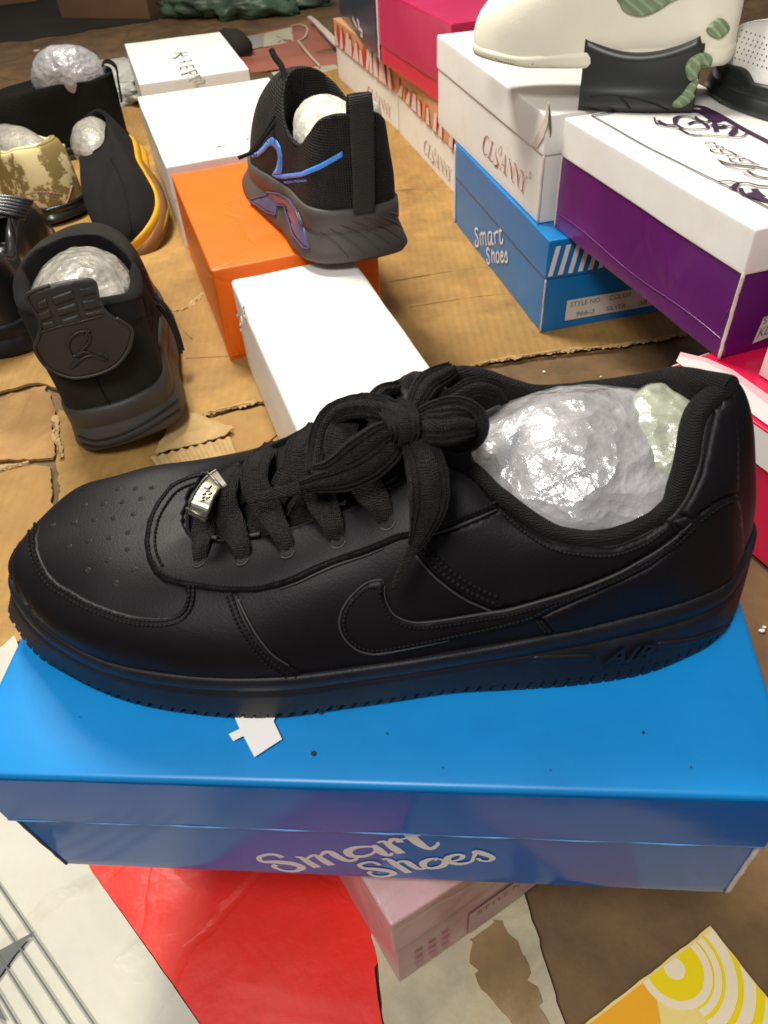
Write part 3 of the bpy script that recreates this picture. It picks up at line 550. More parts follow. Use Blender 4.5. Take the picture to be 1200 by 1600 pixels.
# -------- right-hand stack
blue9 = Box('blue shoe box with white lettering at the bottom of the right-hand stack', .2054, .8242, 0, .1985, .2, .3452, .1172, 'blue_back', 'blue_back', lip=.047, wob=.0005, bev=.0015)
blue9.edge((.0015, .0015), 0, .07); blue9.edge((.0008, .344), 0, .115, 'whiteprint', w=.004)
O, U_, V_, N_ = blue9.frame('left')
z9 = lambda L: [onplane((725 + a / 13.33, 345 + b / 13.33), O, N_) for a, b in L]
S9 = [[(300, 215), (292, 165), (262, 160), (240, 195), (250, 250), (290, 330), (312, 420), (310, 500), (285, 528), (258, 510), (250, 440), (262, 400)],
      [(345, 270), (355, 380), (362, 510)], [(360, 290), (385, 250), (402, 280), (412, 510)], [(412, 290), (440, 245), (458, 280), (470, 470), (490, 495)],
      [(590, 240), (545, 235), (520, 270), (515, 380), (530, 470), (555, 485), (575, 440), (585, 300)], [(590, 235), (592, 400), (605, 480), (630, 470)],
      [(640, 230), (655, 350), (668, 480)], [(655, 290), (680, 235), (715, 225), (722, 270)], [(775, 120), (765, 250), (768, 400), (785, 462), (815, 450), (828, 370)], [(738, 215), (805, 195)],
      [(540, 630), (530, 580), (505, 575), (490, 620), (500, 680), (535, 740), (550, 820), (540, 880), (512, 885), (495, 840), (500, 790)],
      [(595, 590), (598, 700), (602, 870)], [(605, 700), (625, 655), (645, 680), (650, 800), (665, 865)],
      [(715, 650), (690, 690), (690, 800), (712, 860), (742, 830), (748, 720), (732, 655), (715, 650)], [(785, 750), (825, 720), (828, 660), (805, 640), (785, 690), (785, 800), (805, 855), (835, 830), (850, 790)],
      [(905, 620), (880, 690), (860, 780)], [(905, 640), (915, 740), (925, 800), (910, 850), (885, 850), (868, 830)]]
strokes('printed_writing', [z9(L) for L in S9], .0031, N_, 'whiteprint', blue9.base, lift=.0010)
O, U_, V_, N_ = blue9.frame('front', True)
for i in range(14):
    u = .002 + i * .0125; quad('printed_stripe', [O + U_ * a + V_ * b + N_ * .0013 for a, b in ((u, .0745), (u + .006, .0745), (u + .0125, .110), (u + .0065, .110))], 'whiteprint', None, blue9.lid)
O, U_, V_, N_ = blue9.frame('front')
lb = lambda u0, u1, v0, v1, m, p, l: quad('paper_label', [O + U_ * u0 + V_ * v0 + N_ * l, O + U_ * u1 + V_ * v0 + N_ * l, O + U_ * u1 + V_ * v1 + N_ * l, O + U_ * u0 + V_ * v1 + N_ * l], m, None, p)
lb(.03, .165, .011, .038, 'label', blue9.base, .0012)
strokes('ruled_line', [[O + U_ * u + V_ * .011, O + U_ * u + V_ * .038] for u in (.03, .078, .122, .165)] + [[O + U_ * .03 + V_ * v, O + U_ * .165 + V_ * v] for v in (.011, .0255, .038)], .0006, N_, 'inkgrey', blue9.base, lift=.0010)
printed('printed_writing', 'STYLE NO', O + U_ * .035 + V_ * .0285, U_ * .038, V_ * .0065, N_, 'inkgrey', blue9.base, .0014)
printed('printed_writing', 'COLOR', O + U_ * .086 + V_ * .0285, U_ * .029, V_ * .0065, N_, 'inkgrey', blue9.base, .0014)
printed('printed_writing', '966-3', O + U_ * .044 + V_ * .0145, U_ * .024, V_ * .006, N_, 'inkgrey', blue9.base, .0014)
printed('printed_writing', 'SILVER', O + U_ * .084 + V_ * .0145, U_ * .026, V_ * .006, N_, 'inkgrey', blue9.base, .0014)
printed('printed_writing', '38', O + U_ * .128 + V_ * .0145, U_ * .010, V_ * .006, N_, 'inkgrey', blue9.base, .0014)
clw = Box('white shoe box with red lettering and a torn lid corner, under the cream sneaker', .2, .869, .1180, .209, .2, .39, .117, 'white', 'white', lip=.042, wob=.0005, bev=.002)
O, U_, V_, N_ = clw.frame('left')
zc = lambda L: [onplane((745 + a / 12.63, 205 + b / 12.63), O, N_) for a, b in L]
k1 = lambda *a: [x / 12.63 / 1200 * 1.15 for x in a]
CLS = [([(262, 200), (245, 130), (212, 104), (175, 130), (145, 230), (135, 340), (155, 435), (185, 462), (222, 440)], (10, 14, 22, 40, 44, 34, 22, 14, 10)),
       ([(318, 205), (290, 360), (252, 520)], (34, 34, 34)), ([(290, 190), (350, 235)], (12, 12)), ([(230, 505), (290, 570), (325, 600), (348, 520)], (12, 16, 12, 8)),
       ([(408, 330), (385, 420), (400, 520), (432, 610), (420, 670), (395, 688), (345, 658)], (8, 16, 34, 44, 40, 28, 14)), ([(440, 430), (440, 380), (470, 330), (500, 300), (505, 400), (460, 495)], (8, 10, 12, 12, 22, 10)),
       ([(588, 450), (520, 610), (475, 740)], (8, 10, 14)), ([(588, 450), (575, 640), (560, 830)], (14, 34, 36)), ([(515, 645), (572, 690)], (12, 12)), ([(458, 725), (492, 758)], (10, 10)), ([(530, 795), (590, 850)], (12, 12)),
       ([(650, 530), (690, 700), (700, 950)], (12, 42, 26)), ([(648, 525), (680, 560)], (12, 12)), ([(665, 600), (625, 760), (600, 870)], (8, 8, 8)), ([(580, 850), (620, 885)], (12, 12)),
       ([(765, 640), (735, 800), (700, 950)], (8, 8, 8)), ([(745, 615), (800, 665)], (12, 12)), ([(780, 650), (820, 850), (828, 1100)], (12, 44, 24)), ([(770, 720), (745, 880), (735, 1000)], (8, 8, 8)), ([(718, 985), (755, 1020)], (12, 12)),
       ([(895, 770), (865, 920), (830, 1100)], (8, 8, 8)), ([(872, 745), (955, 830)], (12, 12)), ([(925, 800), (935, 1000), (915, 1190)], (16, 36, 34)), ([(1010, 900), (970, 960), (938, 1040)], (10, 10, 8)), ([(985, 870), (1025, 915)], (10, 10)), ([(885, 1155), (940, 1215)], (12, 14))]
strokes('printed_writing', [(zc(L), k1(*w)) for L, w in CLS], .002, N_, 'redprint', clw.base, lift=.0010)
c = zc([(1070, 870)])[0]; strokes('printed_mark', [[c + U_ * cos(t) * .0035 + V_ * sin(t) * .0035 for t in np.linspace(0, 6.28, 14)], [c - V_ * .002, c + V_ * .002]], .0006, N_, 'inkgrey', clw.base, lift=.0010)
CUV = [([((p - O).dot(U_), (p - O).dot(V_)) for p in zc(L)], [x for x in k1(*w)]) for L, w in CLS]
u0 = min(u for L, w in CUV for u, v in L); v0 = min(v for L, w in CUV for u, v in L)
# torn corner: inner shadow painted as a dark patch, plus raw edges
O, U_, V_, N_ = clw.frame('left', True)
tear = [onplane(p, O, N_) for p in [(858, 160), (852, 185), (843, 205), (832, 226), (840, 231), (851, 214), (858, 190)]]
polyprint('tear_gap', tear, N_, 'rawedge', clw.lid, .0012)
g = G(); tube(g, [Vector(p) for p in resample(tear[:4], .003)], .0011, 5); g.build('torn_board_edge', 'rawedge', clw.lid)
Of, Uf, Vf, Nf = clw.frame('front', True)
tf = [onplane(p, Of, Nf) for p in [(857, 161), (860, 182), (861, 205), (859, 214), (857, 195), (856, 178)]]
polyprint('tear_gap', tf, Nf, 'inkgrey', clw.lid, .0012); g = G(); tube(g, [Vector(p) for p in resample(tf[:4], .003)], .001, 5); g.build('torn_board_edge', 'rawedge', clw.lid)
clw.edge((.0016, .0016), 0, .078, 'rawedge', w=.003)
purple = Box('purple shoe box with a white lid printed with purple flowers', .302, .566, .1182, .285, .2, .305, .117, 'purple', 'white', lip=.038, wob=.0007, bev=.0015)
purple.edge((.0014, .0014), 0, .082, 'rawedge', w=.0035); purple.edge((.0014, .3036), 0, .08, 'paleprint', w=.0022)
O, U_, V_, N_ = purple.frame('left')
g = G(); tube(g, [Vector(p) for p in resample([O + U_ * t + V_ * (.017 + .002 * sin(t * 30)) + N_ * .0002 for t in np.linspace(.0, .302, 12)], .004)], .0007, 5)
tube(g, [Vector(p) for p in resample([onplane(q, O, N_) + N_ * .0002 for q in [(1157, 458), (1142, 480), (1127, 505), (1133, 535), (1131, 555)]], .004)], .0006, 5)
g.build('crease', 'purple', purple.base)
O, U_, V_, N_ = purple.frame('front')
quad('paper_label', [onplane(p, O, N_) + N_ * .0012 for p in [(1174, 536), (1197, 527), (1217, 519), (1232, 478), (1192, 495)]], 'label', None, purple.base)
lo, lu, lv = onplane((1190, 506), O, N_), onplane((1213, 497), O, N_), onplane((1193, 495), O, N_)
printed('printed_writing', 'STY', lo, (lu - lo), (lv - lo), N_, 'inkgrey', purple.base, .0014)
lo, lu, lv = onplane((1181, 527), O, N_), onplane((1216, 513), O, N_), onplane((1188, 511), O, N_)
printed('printed_writing', 'KLG3', lo, (lu - lo), (lv - lo), N_, 'inkgrey', purple.base, .0014)
O, U_, V_, N_ = purple.frame('top')
zf = lambda L: [onplane((950 + a / 4.8, 130 + b / 4.8), O, N_) for a, b in L]
zs = lambda L: [onplane((1080 + a / 10, 200 + b / 10), O, N_) for a, b in L]
FL = [(zf([(-125, 250), (0, 320), (280, 480), (520, 600), (700, 690), (940, 805), (1200, 945), (1400, 1050)]), .0016), (zf([(-125, 250), (-20, 235), (100, 215), (330, 195)]), .0026),
      (zf([(330, 200), (640, 180), (780, 220), (1000, 345), (1200, 450), (1400, 560)]), .0058),
      (zf([(345, 265), (370, 315), (520, 350), (640, 400), (760, 400), (900, 410), (1000, 410), (1045, 375)]), .0018),
      (zf([(500, 310), (515, 265), (600, 260), (700, 300), (750, 340), (700, 352), (580, 352), (510, 320)]), [.004, .006, .002, .002, .004, .002, .002, .003]), (zf([(600, 318), (640, 300), (690, 300)]), .004), (zf([(770, 320), (840, 340), (880, 330)]), .006), (zf([(795, 305), (810, 370)]), .005),
      (zf([(650, 260), (680, 285), (740, 300), (770, 275)]), .003), (zf([(370, 290), (430, 320), (520, 325)]), .004), (zf([(820, 320), (900, 330), (950, 355), (915, 400)]), [.003, .002, .007, .006]),
      (zf([(560, 220), (620, 215), (700, 225), (760, 260), (820, 300)]), .009), (zf([(700, 205), (780, 240), (850, 290)]), .010), (zf([(530, 345), (600, 390), (700, 395)]), .0018),
      (zf([(830, 750), (900, 745), (975, 765), (930, 800)]), .002), (zf([(930, 805), (970, 765), (1040, 760), (1120, 780), (1220, 790)]), [.006, .004, .002, .003, .003]), (zf([(990, 800), (1010, 840), (1080, 865), (1200, 900)]), .004), (zf([(1090, 805), (1120, 840), (1160, 870)]), .006), (zf([(1060, 835), (1110, 870), (1220, 900)]), .006)]
strokes('printed_flower', FL, .002, N_, 'purpleprint', purple.lid, lift=.0014)
SCR = [(zs([(208, 240), (235, 255), (280, 240), (340, 238), (375, 265)]), .0012), (zs([(250, 290), (330, 295), (400, 290), (450, 295), (505, 325), (450, 330), (380, 310), (430, 285)]), .001), (zs([(385, 352), (310, 345), (295, 360), (350, 390), (450, 410), (580, 425), (700, 435), (760, 445)]), .0014),
       (zs([(500, 390), (455, 370), (455, 352), (530, 352), (610, 380), (700, 430)]), .0014), (zs([(555, 448), (585, 458)]), .002), (zs([(670, 462), (780, 470), (840, 485)]), .0013), (zs([(685, 500), (620, 490), (595, 505), (640, 540), (750, 570), (850, 578), (980, 580)]), .0014),
       (zs([(800, 535), (755, 520), (750, 500), (820, 495), (900, 520), (980, 565), (1065, 598)]), .0014), (zs([(385, 500), (480, 540), (600, 580), (750, 600), (900, 615), (1050, 630), (1200, 665)]), [.0008, .002, .0024, .003, .003, .0026, .0024]), (zs([(430, 520), (520, 590), (650, 635), (780, 670), (890, 670), (960, 655), (985, 635)]), .0012),
       (zs([(870, 680), (960, 740), (1080, 780), (1200, 800)]), .002), (zs([(800, 710), (900, 765), (1050, 800), (1200, 805)]), .001)]
strokes('printed_writing', SCR, .0012, N_, 'purpleprint', purple.lid, lift=.0010)
# red box beneath the purple one, and a pale pink one beside it
yw = .41; fx, fy = .262, .563
red = Box('crimson shoe box with pink swirls on its lid, under the purple box', fx + .33 * sin(yw), fy - .33 * cos(yw), 0, yw, .2, .33, .1175, 'redbox', 'redbox', lip=.032, wob=.0008, bev=.0012)
O, U_, V_, N_ = red.frame('left', True)
quad('white_band', [O + U_ * a + V_ * b + N_ * .0013 for a, b in ((.0, .086), (.33, .086), (.33, .1165), (.0, .1165))], 'whiteprint', None, red.lid)
O, U_, V_, N_ = red.frame('top')
polyprint('printed_swirl', [onplane(p, O, N_) for p in [(1056, 566), (1063, 552), (1105, 562), (1145, 580), (1170, 598), (1230, 640), (1230, 688), (1199, 667), (1150, 631), (1100, 600)]], N_, 'pinkprint', red.lid, .0013)
polyprint('printed_swirl', [onplane(p, O, N_) for p in [(1056, 567), (1062, 559), (1100, 568), (1140, 587), (1165, 608), (1230, 660), (1230, 688), (1199, 667), (1150, 631), (1100, 600)]], N_, 'paleprint', red.lid, .0017)
g = G(); tube(g, [red.P(0, .33, .117), red.P(.04, .33, .117)], .0012, 5); tube(g, [red.P(0, .33, .086), red.P(0, .33, .117)], .0013, 5); g.build('board_edge', 'rawedge', red.lid)
b0 = un(1180, 584, .119)
Box('pale pink shoe box at the right edge, resting on the crimson box', b0.x + .19 * sin(.41), b0.y - .19 * cos(.41), .1185, .41, .14, .19, .09, 'paleprint', 'paleprint', lip=.03, wob=.0008)
# -------- back row
def cl_text(b, uo, vo, k=1.0, m='brownprint'):
    O, U_, V_, N_ = b.frame('left')
    strokes('printed_writing', [([O + U_ * ((u - u0) * k + uo) + V_ * ((v - v0) * k + vo) for u, v in L], [x * k for x in w]) for L, w in CUV], .002, N_, m, b.base, lift=.0010)
cla = Box('farther white box with faded red lettering in the back row under the navy box', .076, 1.60, 0, .283, .2, .42, .12, 'white', 'cream_lip', lip=.052, wob=.0005, group=None)
clb = Box('nearer white box with faded red lettering in the back row under the magenta box', .163, 1.212, 0, .2234, .2, .39, .12, 'white', 'cream_lip', lip=.052, wob=.0005)
cl_text(cla, .23, .012, 1.0); cl_text(clb, .165, .012, 1.0)
for b, n in ((cla, 13), (clb, 9)):
    O, U_, V_, N_ = b.frame('left', True); rnd = random.Random(n); ps = []
    for i in range(n):
        u = .012 + i * (b.d - .02) / n
        for q in range(2):
            a = u + rnd.uniform(-.004, .012); wd = rnd.uniform(.018, .034); sh = rnd.uniform(-.016, .016); v0_ = .0705; v1_ = rnd.uniform(.092, .118 if b is cla else .102)
            ps.append(quad('printed_motif', [O + U_ * x + V_ * y + N_ * (.0013 + .0001 * (2 * i + q)) for x, y in ((a, v0_), (a + wd, v0_ + .001), (a + wd + sh, v1_), (a + sh + wd * .5, v1_))], 'orangered' if q == 0 else 'paleprint', None, b.lid))
mag = Box('bright magenta shoe box stacked on the back row', .1445, 1.296, .1205, .3, .2, .33, .117, 'redbox', 'magenta', lip=.088, wob=.0014)
mag.edge((0, .33), 0, .117, 'paleprint', w=.004)
nav = Box('dark navy shoe box at the top edge beside the magenta box', .046, 1.618, .1205, .184, .2, .40, .15, 'navy', 'navy', lip=.06, wob=.0012)
nav.edge((.001, .001), 0, .15, 'inkgrey', w=.003)
O, U_, V_, N_ = nav.frame('left'); z4 = lambda L: [onplane((500 + a / 6, 15 + b / 6), O, N_) for a, b in L]
strokes('printed_writing', [z4(L) for L in [[(310, 75), (330, 120), (350, 165)], [(350, 95), (372, 130), (360, 165), (385, 185), (405, 215)], [(385, 235), (405, 250)]]], .007, N_, 'paleprint', nav.base, lift=.0010)
# -------- things at the back
p = thing('printed_poster', 'faded red and grey printed sheet on the floor behind the mesh sneaker', 'poster', un(450, 80))
slab('sheet', U([(357, 62), (420, 48), (483, 31), (524, 66), (530, 112), (455, 108), (392, 112)], -.002), .002, 'posterred', p, wob=.006)
slab('printed_band', U([(368, 60), (413, 52), (412, 72), (380, 80)], .001), .0012, 'postergrey', p, wob=.0); slab('printed_band', U([(413, 52), (456, 42), (458, 64), (412, 73)], .0012), .0012, 'posterwhite', p, wob=.0)
strokes('printed_curve', [[un(a, b, .0022) for a, b in L] for L in [[(455, 40), (470, 38), (480, 45), (476, 58), (464, 64)], [(466, 64), (480, 82), (500, 104)], [(432, 55), (440, 60), (434, 66)], [(440, 54), (444, 62)]]], .006, Z, 'posterwhite', p)
slab('cardboard_sheet', U([(424, 113), (524, 100), (532, 112), (500, 116), (436, 129)], -.001), .002, 'posterwhite', label='narrow pale strip of card in front of the faded red sheet', cat='cardboard sheet')
slab('cardboard_strip', U([(480, 25), (486, 24), (525, 58), (532, 72), (522, 68)], .02), .004, 'rawedge', wob=.003, label='upturned pale card strip leaning beside the back row of boxes', cat='cardboard sheet')
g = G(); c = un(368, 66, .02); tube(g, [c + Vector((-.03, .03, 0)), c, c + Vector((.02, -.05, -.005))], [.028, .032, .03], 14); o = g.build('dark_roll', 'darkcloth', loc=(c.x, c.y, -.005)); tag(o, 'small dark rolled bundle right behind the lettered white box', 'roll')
def lump(name, c, r, m, parent=None, amp=.15, f=20, sub=5, rot=None, ridged=True, seed=0, loc=None, clipz=None):
    bm = bmesh.new(); bmesh.ops.create_icosphere(bm, subdivisions=sub, radius=1); vs = []
    R = rot or Matrix.Identity(3); c = Vector(c)
    for v in bm.verts:
        d = v.co.normalized(); p = Vector((d.x * r[0], d.y * r[1], d.z * r[2])); q = p * f + Vector((seed * 3.1, seed, 0))
        n1 = noise.noise(q); n2 = noise.noise(q * 2.3 + Vector((7, 7, 7))); n3 = noise.noise(q * 5.1)
        k = 1 + amp * ((1 - 2 * abs(n1)) * .6 + (1 - 2 * abs(n2)) * .35 + (1 - 2 * abs(n3)) * .16 - .5) if ridged else 1 + amp * (n1 + .4 * n2)
        w = c + R @ (p * k)
        if clipz is not None and w.z < clipz: w.z = clipz
        vs.append(w)
    fs = [[v.index for v in f_.verts] for f_ in bm.faces]; bm.free(); o = mesh(name, vs, fs, m, parent, True, None if parent else (loc or c)); return o
o = lump('grey_bag', un(190, 128, .02), (.16, .13, .035), 'greypaper', amp=.45, f=14, clipz=-.004); tag(o, 'crumpled grey patterned bag left of the lettered white box', 'bag')
o = lump('green_bag', un(385, 2, .02), (.22, .12, .06), 'greenbag', amp=.55, f=9, clipz=-.004, seed=3); tag(o, 'crumpled dark green bag at the top edge of the floor', 'bag')
slab('dark_cloth', U([(-120, 78), (0, 66), (50, 62), (130, 48), (230, 34), (300, 16), (330, -10), (150, -60), (-300, -60)], -.004), .001, 'darkcloth', rag=.02, step=.03, label='dark cloth on the floor in the shaded far left corner', cat='cloth')  # dark sheet laid down to paint the shade of this corner
b0 = un(232, 27, 0); Box('old brown carton at the top edge left of the green bag', b0.x - .30, b0.y + .10, -.005, -.32, .32, .25, .10, 'brownbox', 'brownbox', lip=.03, name='carton', cat='carton')
b0 = un(30, 14, 0); Box('reddish brown carton in the far top left corner', b0.x - .35, b0.y + .05, -.005, .25, .38, .25, .15, 'brownbox', 'brownbox', lip=.04, cat='carton')

# ================================================================ shoe machinery
def superwall(R0, Ep, n, Mr=40, below=.006, bulge=None):
    """rings from the sole joint R0 (NxV) up to the opening edge Ep with superellipse exponent n per station; returns (Mr, N, 3)"""
    R0 = np.array(R0); Ep = np.array(Ep); N = len(R0); out = []
    out.append(R0 + np.array([0, 0, -below]))
    up = np.array([0, 0, 1.])
    for k in range(Mr):
        a = k / (Mr - 1) * pi / 2
        u = 1 - np.abs(cos(a)) ** (2 / n); v = np.abs(sin(a)) ** (2 / n)
        P = R0.copy(); d = Ep - R0
        P[:, 0] += d[:, 0] * u; P[:, 1] += d[:, 1] * u; P[:, 2] += d[:, 2] * v
        if bulge is not None: P += bulge * (sin(2 * a) ** 1.5 if sin(2 * a) > 0 else 0)
        out.append(P)
    return np.array(out)
def ringmesh(name, rings, m, parent, T=None, flip=False, noise_amp=0.0, nf=25):
    R, N = rings.shape[:2]; vs = []
    for r in range(R):
        for i in range(N):
            p = Vector(rings[r, i]);
            if noise_amp: p += Vector((noise.noise(p * nf), noise.noise(p * nf + Vector((4, 4, 4))), noise.noise(p * nf + Vector((8, 1, 3))))) * noise_amp
            vs.append(T @ p if T else p)
    o = mesh(name, vs, grid_faces(R, N, True, flip), m, parent); return o, vs, grid_faces(R, N, True, flip)
class Surf:
    """a surface that traced outlines can be laid on"""
    def __init__(s, vs, fs): s.b = BVHTree.FromPolygons([tuple(v) for v in vs], fs)
    def hit(s, px, py):
        d = ray(px, py); h = s.b.ray_cast(CAMP, d)
        if h[0] is None: return None, None
        n = h[1]; n = n if n.dot(d) < 0 else -n; return h[0], n
    def near(s, px, py):
        h = s.hit(px, py)
        if h[0] is not None: return h
        d = ray(px, py); best = None
        for t in np.linspace(.3, 2.5, 45):
            q = s.b.find_nearest(CAMP + d * t)
            if q[0] is not None and (best is None or q[3] < best[2]): best = (q[0], q[1], q[3])
        n = best[1]; n = n if n.dot(d) < 0 else -n; return best[0], n
def panel(name, poly, th, sf, m, parent, step=2.6, grid=6, closed_smooth=True, edge=4.0, maxe=.012, base_th=.0, fade=None):
    """raised overlay traced as an outline and laid on the surface sf with thickness th"""
    P = resample([(a, b, 0) for a, b in poly], step, True, closed_smooth)[:, :2]; nb = len(P)
    x0, y0 = P.min(0); x1, y1 = P.max(0); ins = []
    A = P; B = np.roll(P, -1, 0); dAB = B - A; l2 = (dAB ** 2).sum(1) + 1e-9
    def dist(q):
        t = np.clip(((q - A) * dAB).sum(1) / l2, 0, 1); return np.sqrt((((A + dAB * t[:, None]) - q) ** 2).sum(1).min())
    for y in np.arange(y0, y1, grid):
        for x in np.arange(x0 + (grid / 2 if int((y - y0) / grid) % 2 else 0), x1, grid):
            if dist(np.array([x, y])) > step * .8: ins.append((x, y))
    r = delaunay_2d_cdt([Vector(p) for p in list(P) + ins], [(i, (i + 1) % nb) for i in range(nb)], [], 1, 1e-4)
    V, F = r[0], r[2]; pts = []; ok = []; nrm = []
    for v in V:
        p, n = sf.hit(v.x, v.y)
        if p is None: ok.append(False); pts.append(Vector()); nrm.append(Vector((0, 0, 1))); continue
        d = dist(np.array([v.x, v.y])); k = min(1, d / edge); k = .45 + .55 * (1 - (1 - k) ** 2)
        if fade: k *= fade(v.x, v.y)
        ok.append(True); pts.append(p + n * (th * k + base_th)); nrm.append(n)
    fs = []; ed = set()
    for f in F:
        f = tuple(f)
        if all(ok[i] for i in f) and max((pts[f[a]] - pts[f[a - 1]]).length for a in range(len(f))) < maxe: fs.append(f)
    # make the winding face the camera
    fs = [f if (pts[f[1]] - pts[f[0]]).cross(pts[f[2]] - pts[f[0]]).dot(nrm[f[0]]) > 0 else f[::-1] for f in fs]
    for f in fs:
        for a in range(len(f)): ed.add((f[a], f[(a + 1) % len(f)]))
    vs = list(pts); n = len(vs); low = {}
    for (a, b) in list(ed):
        if (b, a) not in ed:
            for q in (a, b):
                if q not in low: low[q] = len(vs); vs.append(pts[q] - nrm[q] * (th * .45 + base_th + .0008))
            fs.append((b, a, low[a], low[b]))
    used = sorted({i for f in fs for i in f}); mp = {i: k for k, i in enumerate(used)}
    if not used: return None
    return mesh(name, [vs[i] for i in used], [tuple(mp[i] for i in f) for f in fs], m, parent)
def stitch(g, path, sf, sp=7.0, ln=4.6, r=.00055, lift=.0009, closed=False, smooth=True):
    P = resample([(a, b, 0) for a, b in path], sp, closed, smooth)[:, :2]
    for i in range(len(P) - 1):
        d = P[i + 1] - P[i]; L = np.linalg.norm(d); d = d / max(L, 1e-6)
        a, na = sf.hit(*P[i]); b, nb_ = sf.hit(*(P[i] + d * ln * L / sp))
        if a is None or b is None or (a - b).length > .01: continue
        a = a + na * lift; b = b + nb_ * lift; mid = (a + b) / 2 + na * r * .6
        tube(g, [a - na * r, a, mid, b, b - nb_ * r], [r * .5, r, r * 1.1, r, r * .5], 5)
def piping(g, path, sf, r=.0008, lift=.0, step=3, smooth=True, taper=False):
    pts = []
    for a, b, _ in resample([(a, b, 0) for a, b in path], step, False, smooth):
        p, n = sf.hit(a, b)
        if p is not None: pts.append(p + n * lift)
    if len(pts) > 2:
        rr = r if not taper else [r * (.3 + .7 * sin(pi * i / (len(pts) - 1))) for i in range(len(pts))]
        tube(g, pts, rr, 6)

# ================================================================ hero sneaker
sole_o = MB @ Vector((.165, .09, HB))
hero = thing('sneaker', 'big black laced leather sneaker with a curved side panel, standing on the blue lid', 'shoe', sole_o, 'single shoes on display')
MBI = MB.inverted()
def lid(px, py, z):
    """lid-local point seen at the pixel at height z above the lid"""
    o = MBI @ CAMP; d = MBI.to_3x3() @ ray(px, py); t = (HB + z - o.z) / d.z; p = o + d * t; return np.array([p.x, p.y, z])
def LW(p): return MB @ Vector((p[0], p[1], p[2] + HB))
near = [((26, 888), .036, (293, 797), .0565, 3.2), ((43, 942), .034, (290, 812), .057, 3.1), ((91, 990), .032, (291, 828), .0575, 2.9), ((175, 1034), .030, (300, 838), .058, 2.6),
        ((300, 1055), .030, (345, 842), .061, 2.3), ((440, 1057), .030, (455, 823), .068, 2.1), ((580, 1040), .030, (555, 784), .077, 1.9), ((690, 1023), .031, (645, 744), .086, 1.75),
        ((760, 1011), .031, (712, 730), .087, 1.7), ((830, 998), .032, (776, 784), .079, 1.75), ((900, 984), .032, (862, 843), .071, 1.8), ((980, 965), .033, (958, 851), .069, 1.8),
        ((1060, 943), .034, (1046, 808), .075, 1.7), ((1115, 921), .035, (1086, 742), .086, 1.6), ((1146, 893), .036, (1106, 655), .098, 1.5)]
YC = lambda x: float(np.interp(x, [0, .05, .09, .18, .28, .33], [.092, .086, .084, .088, .097, .099]))
farE = [((300, 778), .0570), ((310, 762), .0575), ((322, 748), .0585), ((348, 735), .062), ((405, 704), .070), ((478, 668), .080), ((552, 628), .090), ((640, 592), .098), ((735, 578), .096),
        ((830, 606), .083), ((905, 603), .080), ((985, 592), .086), ((1050, 582), .094), ((1098, 586), .102)]
R0n = [lid(*a, z) for a, z, b, ze, n in near]; En = [lid(*b, ze) for a, z, b, ze, n in near]; nn = [n for *_, n in near]
R0 = list(R0n) + [np.array([.3275, .100, .037])]; E_ = list(En) + [np.array([.3105, .108, .1035])]; n_ = nn + [1.4]
fe = [lid(*b, z) for b, z in farE]
for i in range(14, 0, -1):
    p = R0n[i]; q = p.copy(); q[1] = 2 * YC(p[0]) - p[1] + (.002 if i > 10 else 0); R0.append(q)
    E_.append(fe[i - 1]); n_.append(nn[i])
NV = 460
R0 = catmull(R0, NV, True); E_ = catmull(E_, NV, True); n_ = catmull([(a,) for a in n_], NV, True)[:, 0]
def build_wall(R0, E_, n_, Mr, tuck=.01):
    rings = [R0 + np.array([0, 0, -tuck])]
    for k in range(Mr):
        a = (k / (Mr - 1)) * pi / 2; u = 1 - np.abs(cos(a)) ** (2 / n_); v = np.abs(sin(a)) ** (2 / n_); P = R0.copy(); d = E_ - R0
        P[:, 0] += d[:, 0] * u; P[:, 1] += d[:, 1] * u; P[:, 2] += d[:, 2] * v; rings.append(P)
    return np.array(rings)
rings = build_wall(R0, E_, n_, 84)
TH = MB @ Matrix.Translation((0, 0, HB))
upper, uv_, uf_ = ringmesh('upper', rings, 'leather', hero, TH, noise_amp=.0009, nf=38)
SU = Surf(uv_, uf_)
# ---- sole
Bpx = [(18, 945), (30, 983), (60, 1022), (100, 1048), (150, 1074), (200, 1093), (250, 1105), (300, 1113), (350, 1118), (400, 1120), (450, 1117), (500, 1110), (600, 1096), (700, 1081), (800, 1075), (900, 1068), (1000, 1052), (1060, 1030), (1110, 1003), (1140, 965)]
Bz = [.014, .008, .004, .002, .001] + [0.0005] * 15
Bn = [lid(*p, z) for p, z in zip(Bpx, Bz)]
ring_in = R0[:].copy()
cen = np.array([.165, .092, 0])
def outn(C):
    t = np.roll(C, -1, 0) - np.roll(C, 1, 0); nrm = np.stack([-t[:, 1], t[:, 0]], 1); nrm /= np.linalg.norm(nrm, axis=1)[:, None] + 1e-9
    rad = C[:, :2] - cen[:2]; s = np.sign((nrm * rad).sum(1)); s = np.sign(s.sum()) ; return nrm * s
NS = 1500
R0s = catmull(R0[::4], NS, True)
def offs(C, d, z):
    o = C.copy(); o[:, :2] += outn(C) * (d if not hasattr(d, '__len__') else np.array(d)[:, None]); o[:, 2] = z; return o
Bfull = Bn + [np.array([.329, .098, .004])]
for p in Bn[::-1]:
    q = p.copy(); q[1] = 2 * YC(p[0]) - p[1]; Bfull.append(q)
Bfull = Bfull[:-1] + [np.array([-.0135, .093, .018])] if False else Bfull
Bd = resample(Bfull, .0006, True)
